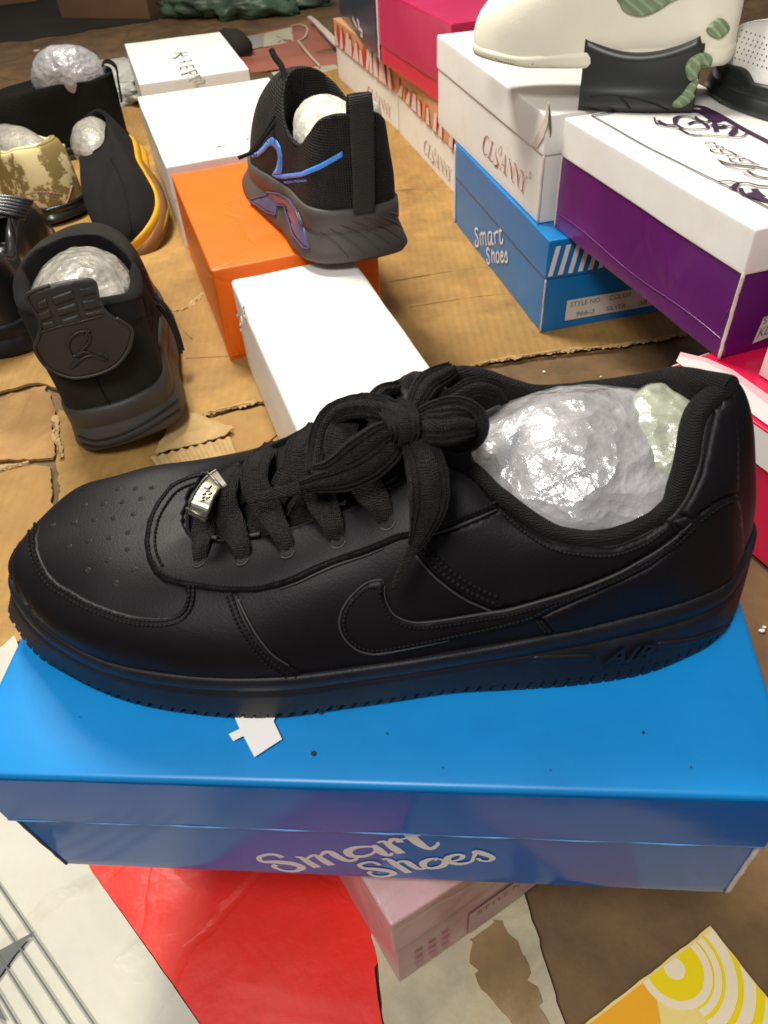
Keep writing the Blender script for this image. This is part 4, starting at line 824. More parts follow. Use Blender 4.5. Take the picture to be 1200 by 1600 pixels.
# match the bottom outline to the top outline by angle around the long axis parameter
def param(C): 
    # arc length parameter from the toe
    seg = np.linalg.norm(np.roll(C, -1, 0) - C, axis=1); s = np.cumsum(seg) - seg; return s / seg.sum()
i0 = np.argmin(R0s[:, 0]); R0s = np.roll(R0s, -i0, 0); j0 = np.argmin(Bd[:, 0]); Bd = np.roll(Bd, -j0, 0)
sa, sb = param(R0s), param(Bd)
Bs = np.stack([np.interp(sa, sb, Bd[:, k]) for k in range(3)], 1)
zt = R0s[:, 2]
L_ = np.linalg.norm(np.roll(Bs, -1, 0) - Bs, axis=1); arc = np.cumsum(L_)
notch = ((arc / .0052) % 1.0) < .24
notch2 = ((arc / .0052) % 1.0) < .2
def mixr(t, off=0.0, inset=None):
    o = R0s * (1 - t) + Bs * t; o = o.copy(); o[:, :2] += outn(o) * off
    if inset is not None: o[inset, :2] -= (outn(o) * .0028)[inset]
    return o
top_in = R0s.copy(); top_in[:, :2] -= outn(R0s) * .0035; top_in[:, 2] += .0006
sr = [top_in]
for t, o_ in [(-.03, .0), (-.045, .0010), (-.03, .0020), (.0, .0026), (.10, .0027), (.20, .0026), (.212, .0014), (.222, .0012), (.232, .0014), (.245, .0024), (.4, .0024), (.6, .0022), (.78, .0020)]: sr.append(mixr(t, o_))
for t, o_ in [(.82, .0019), (.84, .0019), (.93, .0017), (1.0, .0010)]: sr.append(mixr(t, o_, notch if t > .83 else None))
last = sr[-1].copy(); last[notch, 2] += .0030; sr[-1] = last; l2 = sr[-2].copy(); l2[notch, 2] += .0018; sr[-2] = l2
inner = Bs.copy(); inner[:, :2] -= outn(Bs) * .004; inner[:, 2] += .0002; sr.append(inner)
ctr = Bs.copy(); ctr[:, :2] = ctr[:, :2] * .15 + cen[:2] * .85; ctr[:, 2] = .002; sr.append(ctr)
sole, sv_, sf_ = ringmesh('sole', np.array(sr), 'rubber', hero, TH, noise_amp=.0002)
SS = Surf(sv_, sf_)
# sole bars and moulded letters
for poly in [[(832, 1030), (840, 1025), (880, 1023), (924, 1022), (928, 1027), (924, 1032), (880, 1034), (842, 1036)], [(1027, 1007), (1034, 1002), (1080, 996), (1130, 980), (1142, 972), (1138, 981), (1110, 996), (1070, 1007), (1034, 1014), (1028, 1013)]]:
    panel('sole_bar', poly, .0009, SS, 'rubber', sole, step=1.5, grid=2.5, edge=3.5)
tv, tf = textmesh('AIR', .35, .012)
O2, U2, V2 = np.array([938., 1036]), np.array([80., -10.]), np.array([6., -24.])
vv = []
for a, b in tv:
    q = O2 + U2 * a + V2 * b; p, n = SS.near(*q); vv.append(p + n * .0016)
n0 = len(vv); ed = {}
for f in tf:
    for a in range(len(f)): ed[(f[a], f[(a + 1) % len(f)])] = 1
vv2 = [v + ray(980, 1020) * .0016 for v in vv]; ff = list(tf) + [(b, a, a + n0, b + n0) for (a, b) in ed if (b, a) not in ed]
mesh('moulded_letters', vv + vv2, ff, M['rubber'], sole, False)
# ---- overlays on the upper
toeA = [(137, 765), (112, 771), (94, 781), (82, 791), (68, 808), (61, 832), (62, 858), (72, 885), (90, 908), (112, 922), (140, 938), (175, 952), (212, 962), (250, 965), (274, 961), (287, 950), (292, 932), (291, 915)]
Bline = [(368, 925), (374, 938), (384, 963), (401, 993), (424, 1020), (450, 1038), (470, 1049)]
botn = [(470, 1060), (400, 1066), (300, 1064), (200, 1048), (110, 1016), (60, 982), (32, 945), (20, 900), (24, 860), (38, 828), (62, 798), (90, 780), (130, 763)]
botn2 = [(470, 1052), (440, 1062), (300, 1061), (240, 1053), (175, 1040), (120, 1019), (87, 999), (55, 972), (34, 945), (24, 915), (20, 888), (22, 862), (32, 836), (48, 812), (70, 792), (100, 775), (130, 764)]
panel('toe_overlay', toeA + [(330, 918)] + Bline + botn2, .0013, SU, 'leather', hero, fade=lambda x, y: float(np.interp(y - .35 * x, [800, 880], [.02, 1])))
eyeU = [(296, 795), (293, 820), (300, 842), (345, 847), (400, 843), (456, 828), (500, 812), (556, 789), (606, 769), (648, 748), (712, 734), (745, 757), (775, 789)]
eyeL = [(775, 796), (738, 811), (705, 824), (668, 836), (626, 843), (600, 854), (570, 866), (530, 880), (497, 893), (463, 909), (437, 918), (400, 926), (350, 926), (310, 921), (283, 917), (257, 909), (241, 896), (230, 875), (226, 847), (231, 815), (245, 785), (268, 757), (300, 742), (330, 735)]
panel('eyestay', eyeU + eyeL, .0015, SU, 'leather', hero, closed_smooth=False)
swU = [(585, 906), (597, 905), (602, 914), (602, 932), (612, 954), (628, 965), (650, 970), (687, 967), (750, 957), (790, 951), (825, 942), (897, 920), (960, 895), (1001, 873), (1029, 856), (1056, 836), (1078, 815)]
swL = [(1070, 832), (1045, 858), (1012, 884), (970, 904), (930, 922), (864, 950), (830, 967), (775, 982), (700, 998), (640, 1010), (600, 1017), (578, 1018), (558, 1012), (540, 997), (531, 977), (533, 957), (543, 938), (560, 920), (574, 910)]
quarter = [(640, 850), (660, 842), (705, 829), (738, 816), (775, 800), (782, 795), (820, 826), (862, 848), (910, 856), (958, 856), (1005, 838), (1044, 812), (1056, 832), (1028, 853), (1000, 870), (960, 892), (897, 917), (825, 939), (772, 951), (755, 946), (727, 934), (700, 916), (675, 895), (650, 866)]
panel('quarter_overlay', quarter, .0011, SU, 'leather', hero, closed_smooth=False)
sw = panel('side_logo', swU + swL, .0017, SU, 'leather', hero)
heel = [(1050, 815), (1080, 800), (1092, 803), (1120, 782), (1150, 771), (1158, 800), (1162, 860), (1158, 895), (1140, 912), (1110, 925), (1060, 945), (980, 968), (900, 985), (868, 990), (845, 965), (864, 955), (930, 926), (970, 908), (1012, 888), (1045, 862), (1072, 834)]
panel('heel_overlay', heel, .0010, SU, 'leather', hero, closed_smooth=False, maxe=.02)
panel('heel_tab', [(1060, 802), (1080, 812), (1092, 800), (1120, 779), (1151, 767), (1152, 700), (1148, 640), (1138, 606), (1122, 600), (1112, 655), (1092, 745), (1078, 775)], .0018, SU, 'leather', hero, closed_smooth=False, maxe=.02)
g = G()
piping(g, swU[2:], SU, .0007, .0013, taper=True); piping(g, swL[8:] + swU[:3], SU, .0005, .0013, taper=True); g.build('cut_edge', 'leather_edge', sw)  # logo edge highlight laid on as lighter piping
g = G(); piping(g, [(775, 798), (738, 813), (705, 826), (668, 838)], SU, .0007, .0010, taper=True); piping(g, [(600, 857), (570, 869), (530, 882), (497, 896), (463, 912), (437, 921)], SU, .0005, .0008, taper=True); piping(g, [(650, 868), (675, 897), (700, 918), (727, 936), (755, 948), (768, 954)], SU, .0005, .0010)
piping(g, [(374, 938), (386, 963), (403, 993), (426, 1020), (452, 1037)], SU, .0004, .0010)
g.build('cut_edge', 'leather_edge', hero)
# stitching
g = G()
def shift(path, dx, dy): return [(a + dx, b + dy) for a, b in path]
def inset(path, d):
    P = np.array(path, float); t = np.gradient(P, axis=0); n = np.stack([-t[:, 1], t[:, 0]], 1); n /= np.linalg.norm(n, axis=1)[:, None] + 1e-9; return [tuple(x) for x in P + n * d]
for d in (6, 13): stitch(g, inset(toeA[4:], d), SU, 7, 5, .00042, .0013)
for d in (7, 15): stitch(g, inset(Bline, d), SU, 7, 5, .00042, .0013)
for d in (8,): stitch(g, inset(eyeL, d), SU, 6.5, 4.6, .00042, .0016)
stitch(g, inset(eyeL[16:24], 18), SU, 6.5, 4.2, .00055, .0017)
stitch(g, inset(eyeU[:3], -12), SU, 6, 4, .0005, .0017)
stitch(g, inset(swL, 7), SU, 7, 4.4, .0005, .0018); stitch(g, inset(swU[2:], 7), SU, 7, 4.4, .0005, .0018); stitch(g, [(574, 918), (590, 916), (597, 925)], SU, 5, 3, .0005, .0018)
rq = [(654, 858), (675, 886), (702, 908), (727, 924), (752, 936), (775, 945)]
for d in (-4, -15): stitch(g, inset(rq, d), SU, 9, 3.5, .0009, .0013)
stitch(g, [(785, 806), (820, 834), (862, 857), (910, 866), (958, 866), (1008, 848), (1042, 824)], SU, 7, 4.4, .0005, .0013)
for d in (0, 6): stitch(g, [(838 + d, 968), (852 + d, 985)], SU, 5, 3.5, .0006, .0013, smooth=False)
stitch(g, [(1092, 812), (1122, 790), (1150, 778)], SU, 7, 4, .0005, .0013)
g.build('stitching', 'thread', hero)
# perforations: sunken dark holes with a soft rim
g = G(); gd = G()
for a, b in [(82, 820), (116, 816), (148, 812), (178, 809), (209, 803), (132, 789), (162, 787), (192, 784), (221, 779), (185, 764), (212, 763), (238, 762), (107, 854), (139, 845), (171, 840), (201, 832), (169, 875), (200, 858), (136, 891), (180, 912), (210, 890)]:
    p, n = SU.hit(a, b)
    if p is None: continue
    s = n.orthogonal().normalized(); t = n.cross(s); K = 10
    ring = lambda r, h: [p + (s * cos(2 * pi * q / K) + t * sin(2 * pi * q / K)) * r + n * h for q in range(K)]
    g.add(ring(.0019, -.0003) + ring(.0013, .00014) + ring(.0008, .0001), grid_faces(3, K)); gd.add(ring(.0009, .00016) + [p + n * .0001], [(q, (q + 1) % K, K) for q in range(K)])
pf = g.build('perforation', 'leather', hero); gd.build('hole', 'dark', pf)
# ---- padded collar and lining
def collar_rings(E_, w, drop, rr, tuck=.0, center=None):
    """roll inwards from the edge ring: rr = pad radius per vertex"""
    nrm = outn(E_); out = []
    for a in np.linspace(-.6, pi * .95, 12):
        o = E_.copy(); o[:, :2] -= nrm * (rr * (1 - cos(a)))[:, None]; o[:, 2] += rr * sin(a) * 1.0; out.append(o)
    base = out[-1]
    for k in range(1, 9):
        o = base.copy(); o[:, :2] += nrm * (.0007 * k); o[:, 2] -= drop * (k / 8); out.append(o)
    return np.array(out)
ii = np.arange(NV) / NV * 30       # station coordinate 0..30 (15 = heel)
rr = np.interp(ii, [0, 6.2, 7.2, 8.2, 9, 10, 11, 12, 13, 14, 15, 16, 17, 18, 19, 20, 21, 22, 23, 30], [.0007, .0008, .002, .003, .0032, .0034, .0036, .0038, .0043, .0045, .0045, .0045, .0043, .004, .0045, .004, .004, .0034, .001, .0007])
E_s = E_.copy()
cr_ = collar_rings(E_s, 0, .035, rr)
ringmesh('collar_lining', cr_, 'knit', hero, TH, noise_amp=.0004, nf=160)
# seam bead along the collar and insole floor
low = cr_[-1].copy(); c2 = low.mean(0); fl_ = np.array([low, low * .4 + c2 * .6 + np.array([0, 0, -.012]) * 1.0])
ringmesh('insole', np.array([low, low * np.array([.5, .5, 1]) + np.array([c2[0], c2[1], 0]) * .5 - np.array([0, 0, .004]), low * 0 + c2 - np.array([0, 0, .006])]), 'dark', hero, TH)
# ---- tongue
g = G(); NUt, NVt = 60, 26; vs = []
nearE = np.array(En[2:9]); farEE = np.array(fe[1:8]); nearT = catmull(nearE, NUt); farT = catmull(farEE, NUt)
for i in range(NUt):
    u = i / (NUt - 1); a, b = nearT[i], farT[i]; c = (a + b) / 2; wd = (b - a)
    rise = np.interp(u, [0, .2, .6, .8, 1], [.0025, .006, .009, .013, .018])
    for j in range(NVt):
        v = j / (NVt - 1); s = (v - .5) * 1.12; p = c + wd * s; p[2] = p[2] - .004 + rise * (1 - (2 * (v - .5)) ** 2) * 1.0 + (.0 if u < .95 else .003); vs.append(LW(p))
for k in range(1, 9):      # rolled padded top of the tongue
    a_ = k / 8 * pi
    for j in range(NVt):
        p = vs[(NUt - 1) * NVt + j]; q = p + MB.to_3x3() @ Vector((.006 * sin(a_) + .002, 0, -.006 * (1 - cos(a_)))); vs.append(q)
g.add(vs, grid_faces(NUt + 8, NVt, False)); tongue = g.build('tongue', 'leather', hero)
ST = Surf(vs, grid_faces(NUt + 8, NVt, False))
# thin fabric rim of the tongue
# ---- laces
axisP = lambda p: MB @ Vector(((MBI @ p).x, .098, HB + .035))
nfun = lambda p, u: ((p - axisP(p)) + Vector((0, -.012, .0))).normalized()
def lp(px, py, z): return LW(lid(px, py, z))
def onS(px, py, h):
    p1 = SU.hit(px, py); p2 = ST.hit(px, py); c = [q for q in (p1, p2) if q[0] is not None]
    if not c: return lp(px, py, .09)
    q = min(c, key=lambda q: (q[0] - CAMP).length); d = ray(px, py); return q[0] - d * (h / max(.45, -q[1].dot(d)))
laces = [  # under runs first, then the crossings
    ([(338, 838, .001), (352, 800, .003), (385, 750, .004), (415, 712, .003), (428, 694, .002)], .0098), ([(398, 838, .001), (420, 795, .003), (455, 735, .004), (480, 690, .003), (498, 664, .002)], .0100),
    ([(466, 815, .001), (490, 770, .003), (530, 700, .004), (560, 650, .003)], .0105), ([(540, 785, .001), (565, 740, .003), (600, 690, .004), (620, 640, .003)], .0110),
    ([(313, 877, .0005), (313, 858, .003), (318, 830, .0045), (330, 785, .0055), (350, 750, .005), (372, 728, .003)], .0098),
    ([(380, 873, .0005), (375, 850, .004), (360, 815, .0065), (349, 785, .0085), (352, 755, .008), (367, 733, .004)], .0112),
    ([(450, 860, .0005), (440, 835, .004), (418, 795, .0075), (398, 755, .0095), (402, 722, .008), (424, 697, .004)], .0112),
    ([(527, 843, .0005), (518, 815, .004), (495, 770, .0075), (468, 725, .0095), (470, 695, .008), (494, 668, .004)], .0118),
    ([(604, 814, .0005), (590, 785, .004), (560, 745, .0075), (532, 705, .009), (536, 670, .008), (560, 640, .004)], .0122)]
for k, (L, w) in enumerate(laces):
    g = G(); ribbon(g, [onS(a, b, h) for a, b, h in L], [w * .55, w, w, w, w * .7] if k > 3 else w, [.0022, .0024, .0022], nfun, ribs=7, k=36); g.build('lace', 'lace', hero)
# eyelet slots: dark hole and a lighter arc painted as the rim's highlight
for a, b in [(313, 880), (381, 876), (451, 863), (529, 846), (606, 816), (372, 727), (427, 694), (500, 664)]:
    g = G(); ge = G()
    p, n = SU.near(a, b); p = p + n * .0014; s = (CR - n * CR.dot(n)).normalized(); t = n.cross(s); K = 12; r = .0033 if a > 400 else .0029
    g.add([p + (s * cos(2 * pi * q / K) + t * sin(2 * pi * q / K)) * r * .8 + n * .0003 for q in range(K)] + [p + n * .0003], [(q, (q + 1) % K, K) for q in range(K)])
    tube(ge, [p + (s * cos(q) + t * sin(q)) * r + n * .0002 for q in np.linspace(-pi * .75 if b > 750 else .5, -.25 if b > 750 else pi * .7, 9)], .00035, 5)
    ey = g.build('eyelet', 'dark', hero); ge.build('eyelet_rim', 'leather_edge', ey)
g = G()
for L in [[(324, 845), (343, 846)], [(384, 845), (410, 840)], [(440, 823), (484, 812)], [(523, 802), (546, 789)]]: piping(g, L, SU, .0009, .0022, smooth=False)
g.build('eyestay_lip', 'leather_edge', hero)
# metal lace tag
tagc = [onS(a, b, .0120) for a, b in [(307, 808), (314, 788), (322, 772), (333, 757), (347, 747)]]
g = G(); P = [Vector(p) for p in resample(tagc, .001)]; vs = []; K = 10
for i, p in enumerate(P):
    t = (P[min(i + 1, len(P) - 1)] - P[max(i - 1, 0)]).normalized(); n = nfun(p, 0); n = (n - t * n.dot(t)).normalized(); s = t.cross(n); w = .0044
    for q in range(8):
        prof = [(-1, -.0006), (-1, .0011), (-.86, .0014), (-.8, .0007), (.8, .0007), (.86, .0014), (1, .0011), (1, -.0006)][q]; vs.append(p + s * prof[0] * w + n * prof[1])
g.add(vs, grid_faces(len(P), 8) + [tuple(range(8)), tuple((len(P) - 1) * 8 + q for q in range(8))[::-1]]); tg = g.build('lace_tag', 'steel', hero, False)
g = G()
for i in (2, len(P) - 4): 
    p = P[i]; t = (P[i + 1] - P[i - 1]).normalized(); n = nfun(p, 0); n = (n - t * n.dot(t)).normalized(); s = t.cross(n); tube(g, [p + s * .0048 + n * .0011, p - s * .0048 + n * .0011], .0006, 5)
g.build('tag_rib', 'steel', tg)
ST2 = Surf(vs, grid_faces(len(P), 8))
g = G()
for w_ in [[(316, 773), (322, 771)], [(315, 779), (321, 776), (323, 780)], [(313, 783), (320, 781)], [(320, 762), (326, 764), (330, 759)], [(321, 768), (328, 767)], [(326, 773), (331, 770)], [(324, 778), (329, 777)]]: piping(g, w_, ST2, .0004, .0002, step=1.5, smooth=False)
g.build('engraving', 'steel', tg)
# ---- the bow
up = (CAMP - LW([.19, .1, .1])).normalized()
nb = lambda p, u: (up + Vector((0, 0, .3))).normalized()
def bow(L, w, th, ribs=7, m='lace', nfb=nb, nm='lace_loop', ramp=.0009):
    w = [x * .84 for x in w]; th = [x * .8 for x in th]
    g = G(); ribbon(g, [lp(a, b, z) for a, b, z in L], w, th, nfb, ribs=ribs, k=44, ramp=ramp); return g.build(nm, m, hero)
def tilt(ax, k):
    return lambda p, u: (up + Vector(ax) * k * (math.sin(u * pi))).normalized()
bow([(640, 655, .110), (610, 640, .112), (565, 634, .108), (525, 646, .102), (505, 672, .097), (497, 705, .092), (492, 738, .090)], [.006, .011, .012, .012, .012, .011, .008], [.004, .005, .005, .004, .003], nfb=tilt((0, .8, 0), .6))
bow([(492, 738, .094), (520, 735, .098), (560, 705, .104), (595, 680, .108), (635, 660, .111)], [.007, .012, .0135, .012, .006], [.003, .005, .006, .004], nfb=tilt((0, -.8, 0), .5))
bow([(632, 668, .109), (606, 705, .103), (570, 732, .099), (530, 748, .096), (500, 754, .094), (470, 762, .092)], [.007, .013, .0145, .014, .010, .006], [.004, .006, .006, .004, .0025], nfb=tilt((0, -1, 0), .5))
bow([(478, 760, .0925), (440, 769, .0895), (408, 777, .0865), (386, 782, .085)], [.006, .0055, .005, .003], [.0025, .0018, .0012], ribs=1, nm='lace_end', ramp=0)
bow([(640, 660, .111), (680, 645, .114), (712, 641, .113), (736, 652, .110), (740, 672, .107), (726, 687, .105), (700, 688, .106), (665, 672, .109)], [.006, .010, .012, .013, .013, .012, .010, .006], [.005, .006, .006, .005], nfb=tilt((0, .5, 0), .4))
bow([(648, 668, .112), (690, 668, .116), (716, 664, .116), (732, 665, .113)], [.008, .015, .016, .010], [.006, .009, .006], nfb=nb)
bow([(642, 650, .112), (655, 620, .114), (668, 600, .112), (690, 586, .107), (706, 578, .104)], [.007, .011, .012, .011, .008], [.004, .005, .004])
bow([(630, 650, .110), (606, 642, .110), (588, 628, .108), (600, 612, .106), (622, 606, .104)], [.006, .009, .009, .008, .006], [.004, .005, .004])
bow([(640, 672, .111), (656, 700, .110), (668, 740, .106), (670, 785, .099), (660, 825, .091), (648, 852, .086)], [.008, .015, .0175, .0175, .013, .006], [.005, .007, .007, .006, .003], nfb=tilt((1, 0, 0), .3), ribs=9)
bow([(652, 842, .088), (640, 868, .083), (626, 895, .078), (614, 920, .073)], [.0055, .0045, .0035, .0025], [.0022, .0016, .0012], ribs=1, nm='lace_end', ramp=0)
bow([(612, 640, .112), (628, 652, .117), (634, 672, .116), (630, 690, .110)], [.012, .014, .014, .010], [.006, .008, .006], nm='lace_knot')
bow([(700, 625, .104), (740, 606, .106), (775, 610, .103), (790, 628, .098)], [.008, .010, .010, .006], [.004, .005, .003])
# ---- stuffing in the opening
R3 = MB.to_3x3()
st = lump('plastic_wrapped_stuffing', LW([.2590, .1075, .051]), (.0630, .0450, .0435), 'wrap', amp=.042, f=20, sub=6, rot=R3, seed=2)
tag(st, 'crumpled clear plastic wrap stuffed in the opening of the big black sneaker', 'stuffing', 'stuffing in the displayed shoes')
st2 = lump('green_wrap_fold', LW([.2885, .108, .0655]), (.0245, .032, .031), 'wrapgreen', st, amp=.12, f=30, sub=5, rot=R3, seed=5)

# ================================================================ the other shoes
def pose(xyz, ypr, s):
    y, p, r = map(radians, ypr)
    return Matrix.Translation(xyz) @ Matrix.Rotation(y, 4, 'Z') @ Matrix.Rotation(-p, 4, 'Y') @ Matrix.Rotation(r, 4, 'X') @ Matrix.Scale(s, 4)
class Shoe:
    """canonical shoe: heel at x=0, toe at x=L, y to its left, sole bottom at z=0"""
    def __init__(s, label, T, um, sm, L=.30, wb=.105, wh=.082, sh=.035, sf=.028, x0=.006, x1=.2, wo=.032, zh=.095, zs=.072, zm=.085, zf=.06, n=2.0, pad=.005, cm='knit', drop=.03,
                 toe_n=2.8, spring=.008, flare=.004, name='sneaker', NV=220, cz=None, tongue=None, noise_amp=.0012, cat='shoe', plain=False, edge=None):
        s.T = T; s.root = thing(name, label, cat, T @ Vector((L / 2, 0, 0)), 'single shoes on display')
        side = [(0, 0), (.008, .42), (.035, .78), (.09, .96), (.18, 1.0), (.32, .96)]
        st = [(a, b * wh / 2) for a, b in side] + [(.5, (wh + wb) / 4), (.66, wb / 2), (.78, wb / 2 * .97), (.88, wb / 2 * .82), (.95, wb / 2 * .58), (.988, wb / 2 * .3), (1, 0)]
        ev = [0, .015, .06, .15, .28, .42, .56, .68, .78, .87, .94, .985, 1]; ew = [0, .4, .72, .92, 1, 1, .95, .85, .75, .65, .5, .3, 0]
        zi = lambda e: float(np.interp(e, [0, .1, .3, .5, .62, 1], [zh, zh * .97 + zs * .03, zs, zs * .6 + zm * .4, zm, zf]))
        R0 = []; E_ = []; nn = []
        K = len(st)
        order = list(range(K)) + list(range(K - 2, 0, -1))
        for c, i in enumerate(order):
            sg = 1 if c < K else -1; a, w = st[i]; x = a * L
            zsole = float(np.interp(a, [0, .5, .8, 1], [sh, (sh + sf) / 2, sf, sf + spring]))
            R0.append((x, sg * (w - .0025), zsole)); xe = x0 + (x1 - x0) * ev[i]; E_.append((xe, sg * ew[i] * wo, zi(ev[i]))); nn.append((float(np.interp(a, [0, .1, .5, .8, 1], [1.5, n * .9, n, (n + toe_n) / 2, toe_n])),))
        if edge: E_ = edge
        R0 = catmull(R0, NV, True); E_ = catmull(E_, NV, True); nv = catmull(nn, NV, True)[:, 0]
        s.E = E_; s.R0 = R0
        rg = build_wall(R0, E_, nv, 40, .008)
        s.upper, v, f = ringmesh('upper', rg, um, s.root, T, flip=True, noise_amp=noise_amp, nf=30); s.S = Surf(v, f)
        def on(C):
            t = np.roll(C, -1, 0) - np.roll(C, 1, 0); q = np.stack([t[:, 1], -t[:, 0]], 1); q /= np.linalg.norm(q, axis=1)[:, None] + 1e-9; rad = C[:, :2] - np.array([L / 2, 0]); return q * np.sign((q * rad).sum())
        nr = on(R0); zb = np.interp(R0[:, 0] / L, [0, .03, .15, .75, 1], [.003, .001, 0, 0, spring])
        def rr_(t, o, dz=0):
            q = R0.copy(); q[:, :2] += nr * o; q[:, 2] = R0[:, 2] * (1 - t) + zb * t + dz; return q
        sr = [rr_(0, -.003), rr_(-.03, 0), rr_(0, .0025), rr_(.12, .0032), rr_(.38, .0034), rr_(.42, .0026), rr_(.46, .0026), rr_(.5, .0036), rr_(.75, .003 + flare * .6), rr_(.93, .003 + flare), rr_(1.0, .001 + flare), rr_(1.0, -.006)]
        if plain: sr = [rr_(0, -.003), rr_(-.02, -.001), rr_(0, .0004), rr_(.3, .0012), rr_(.7, .0008), rr_(1, -.001), rr_(1, -.006)]
        c0 = rr_(1, 0); c0[:, :2] = c0[:, :2] * .1 + np.array([L * .45, 0]); sr.append(c0)
        s.sole, v, f = ringmesh('sole', np.array(sr), sm, s.root, T, flip=True, noise_amp=.0004); s.SS = Surf(v, f)
        ne = on(E_) if False else None
        t = np.roll(E_, -1, 0) - np.roll(E_, 1, 0); q = np.stack([t[:, 1], -t[:, 0]], 1); q /= np.linalg.norm(q, axis=1)[:, None] + 1e-9; q *= np.sign((q * (E_[:, :2] - E_[:, :2].mean(0))).sum())
        e = (E_[:, 0] - x0) / (x1 - x0); pr = np.interp(e, [0, .5, .62, 1], [pad, pad * .7, .0015, .001]); out = []
        for a in np.linspace(-.5, pi * .95, 9):
            o = E_.copy(); o[:, :2] -= q * (pr * (1 - cos(a)))[:, None]; o[:, 2] += pr * sin(a); out.append(o)
        for k in range(1, 6):
            o = out[8].copy(); o[:, :2] += q * (.0008 * k); o[:, 2] -= drop * k / 5; out.append(o)
        c = out[-1].mean(0); o = out[-1] * .0 + c; out.append(o)
        ringmesh('collar_lining', np.array(out), cm, s.root, T, flip=True, noise_amp=.0008 if cm != 'beige' else .0003, nf=60)
        if tongue:   # (start fraction, height, material)
            xa, xb, ht, w = tongue; g = G(); vs = []
            for i in range(26):
                u = i / 25; x = x1 - .004 + (xb - x1 + .004) * u; z = zf - .003 + (ht - zf) * u ** 1.3
                for j in range(13):
                    v = (j / 12 - .5) * 2; vs.append(T @ Vector((x - .004 * (1 - v * v), v * w * (.6 + .4 * u), z + .006 * (1 - v * v))))
            n0 = len(vs)
            for i in range(25, -1, -1):
                for j in range(13): vs.append(vs[i * 13 + j] + (T.to_3x3() @ Vector((-.006, 0, -.004))))
            g.add(vs, grid_faces(52, 13, False)); s.tongue = g.build('tongue', um, s.root)
    def W(s, x, y, z): return s.T @ Vector((x, y, z))
    def fill(s, label, c, r, m='wrapdull', amp=.08, seed=1, name='plastic_wrapped_stuffing'):
        o = lump(name, s.W(*c), [a * s.T.to_scale().x for a in r], m, amp=amp, f=24, sub=5, rot=s.T.to_3x3().normalized(), seed=seed); return tag(o, label, 'stuffing', 'stuffing in the displayed shoes')
# --- black sneaker with the heel emblem
TE = pose((-.257, .6437, .0130), (104.1, -3.2, -7.2), 1.263)
e = Shoe('matte black sneaker with an embossed figure on its heel tab, heel towards the viewer', TE, 'suede', 'suede_sole', L=.27, wb=.098, wh=.090, sh=.038, zh=.100, zs=.097, zm=.112, zf=.07, x0=-.001, x1=.135, wo=.041, n=1.8, toe_n=2.0, pad=.007, drop=.04, edge=[(-.001, -.002, .116), (.002, .012, .119), (.009, .024, .120), (.02, .034, .121), (.036, .0395, .122), (.055, .040, .126), (.078, .037, .130), (.096, .0315, .131), (.112, .0225, .131), (.122, .013, .130), (.128, .005, .129), (.132, -.003, .128), (.135, -.012, .126), (.134, -.0195, .124), (.131, -.027, .122), (.122, -.035, .119), (.110, -.041, .116), (.095, -.047, .112), (.078, -.051, .108), (.058, -.053, .105), (.038, -.051, .103), (.022, -.045, .104), (.010, -.034, .109), (.002, -.018, .114)])
e.fill('dull crumpled plastic wrap stuffed in the black sneaker with the heel emblem', (.062, -.004, .101), (.062, .041, .034), 'wrapdull', seed=4)
hp = [(43, 462), (55, 452), (78, 444), (108, 437), (134, 434), (147, 437), (152, 446), (156, 466), (164, 482), (180, 496), (200, 510), (204, 520), (201, 538), (192, 556), (176, 572), (150, 583), (118, 588), (92, 581), (74, 570), (60, 551), (57, 540), (64, 518), (64, 500), (56, 484)]
tg_v = [e.W(-.0105 + 6.0 * y * y + .04 * max(0, z - .04), y, z) for z in np.linspace(.02, .16, 30) for y in np.linspace(-.045, .045, 24)]
HS = Surf(tg_v, grid_faces(30, 24, False))
ht = panel('heel_tab', hp, .004, HS, 'heeltab', e.root, step=2, grid=5, maxe=.03, edge=3)
class PS:  # surface lifted over another one
    def __init__(s, b, h): s.b = b; s.h = h
    def hit(s, x, y):
        p, n = s.b.hit(x, y); return (p, n) if p is None else (p + n * s.h, n)
HP = PS(HS, .004)
for row, (ya, yb) in enumerate([((462, 468, 474), 0), ((483, 484, 0), 0), ((500, 0, 0), 0)]): pass
for c in [[(58, 470), (73, 463), (77, 476), (62, 482)], [(80, 462), (112, 450), (116, 464), (87, 474)], [(122, 449), (146, 445), (150, 456), (126, 461)],
          [(60, 488), (78, 480), (83, 492), (67, 499)], [(88, 480), (118, 470), (122, 482), (93, 492)], [(127, 468), (153, 463), (160, 476), (131, 483)],
          [(66, 502), (84, 498), (90, 508), (70, 512)], [(95, 497), (122, 488), (127, 500), (98, 506)], [(131, 487), (160, 480), (163, 488), (136, 494)]]:
    panel('heel_block', c, .0016, HP, 'heeltab', ht, step=1.5, grid=3, closed_smooth=False, edge=1.5)
g = G()
for L in [[(139, 513), (134, 520), (137, 527)], [(137, 514), (122, 516), (110, 526), (108, 539), (113, 551), (120, 552), (124, 547)], [(139, 518), (138, 532), (127, 545), (122, 553)], [(122, 556), (113, 570)], [(125, 558), (112, 571)], [(113, 570), (130, 556), (143, 552), (155, 556), (165, 560)], [(163, 549), (166, 557)], [(124, 550), (132, 546), (146, 552)]]: piping(g, L, HP, .0012, .0012, step=2)
g.build('heel_emblem', 'heeltab', ht)
g = G(); piping(g, [(65, 516), (90, 508), (125, 500), (160, 490)], HP, .0011, .0002); piping(g, hp[17:] + hp[:3], HS, .0018, .003); piping(g, hp[9:19], HS, .0018, .003); g.build('tab_rim', 'heeltab', ht)
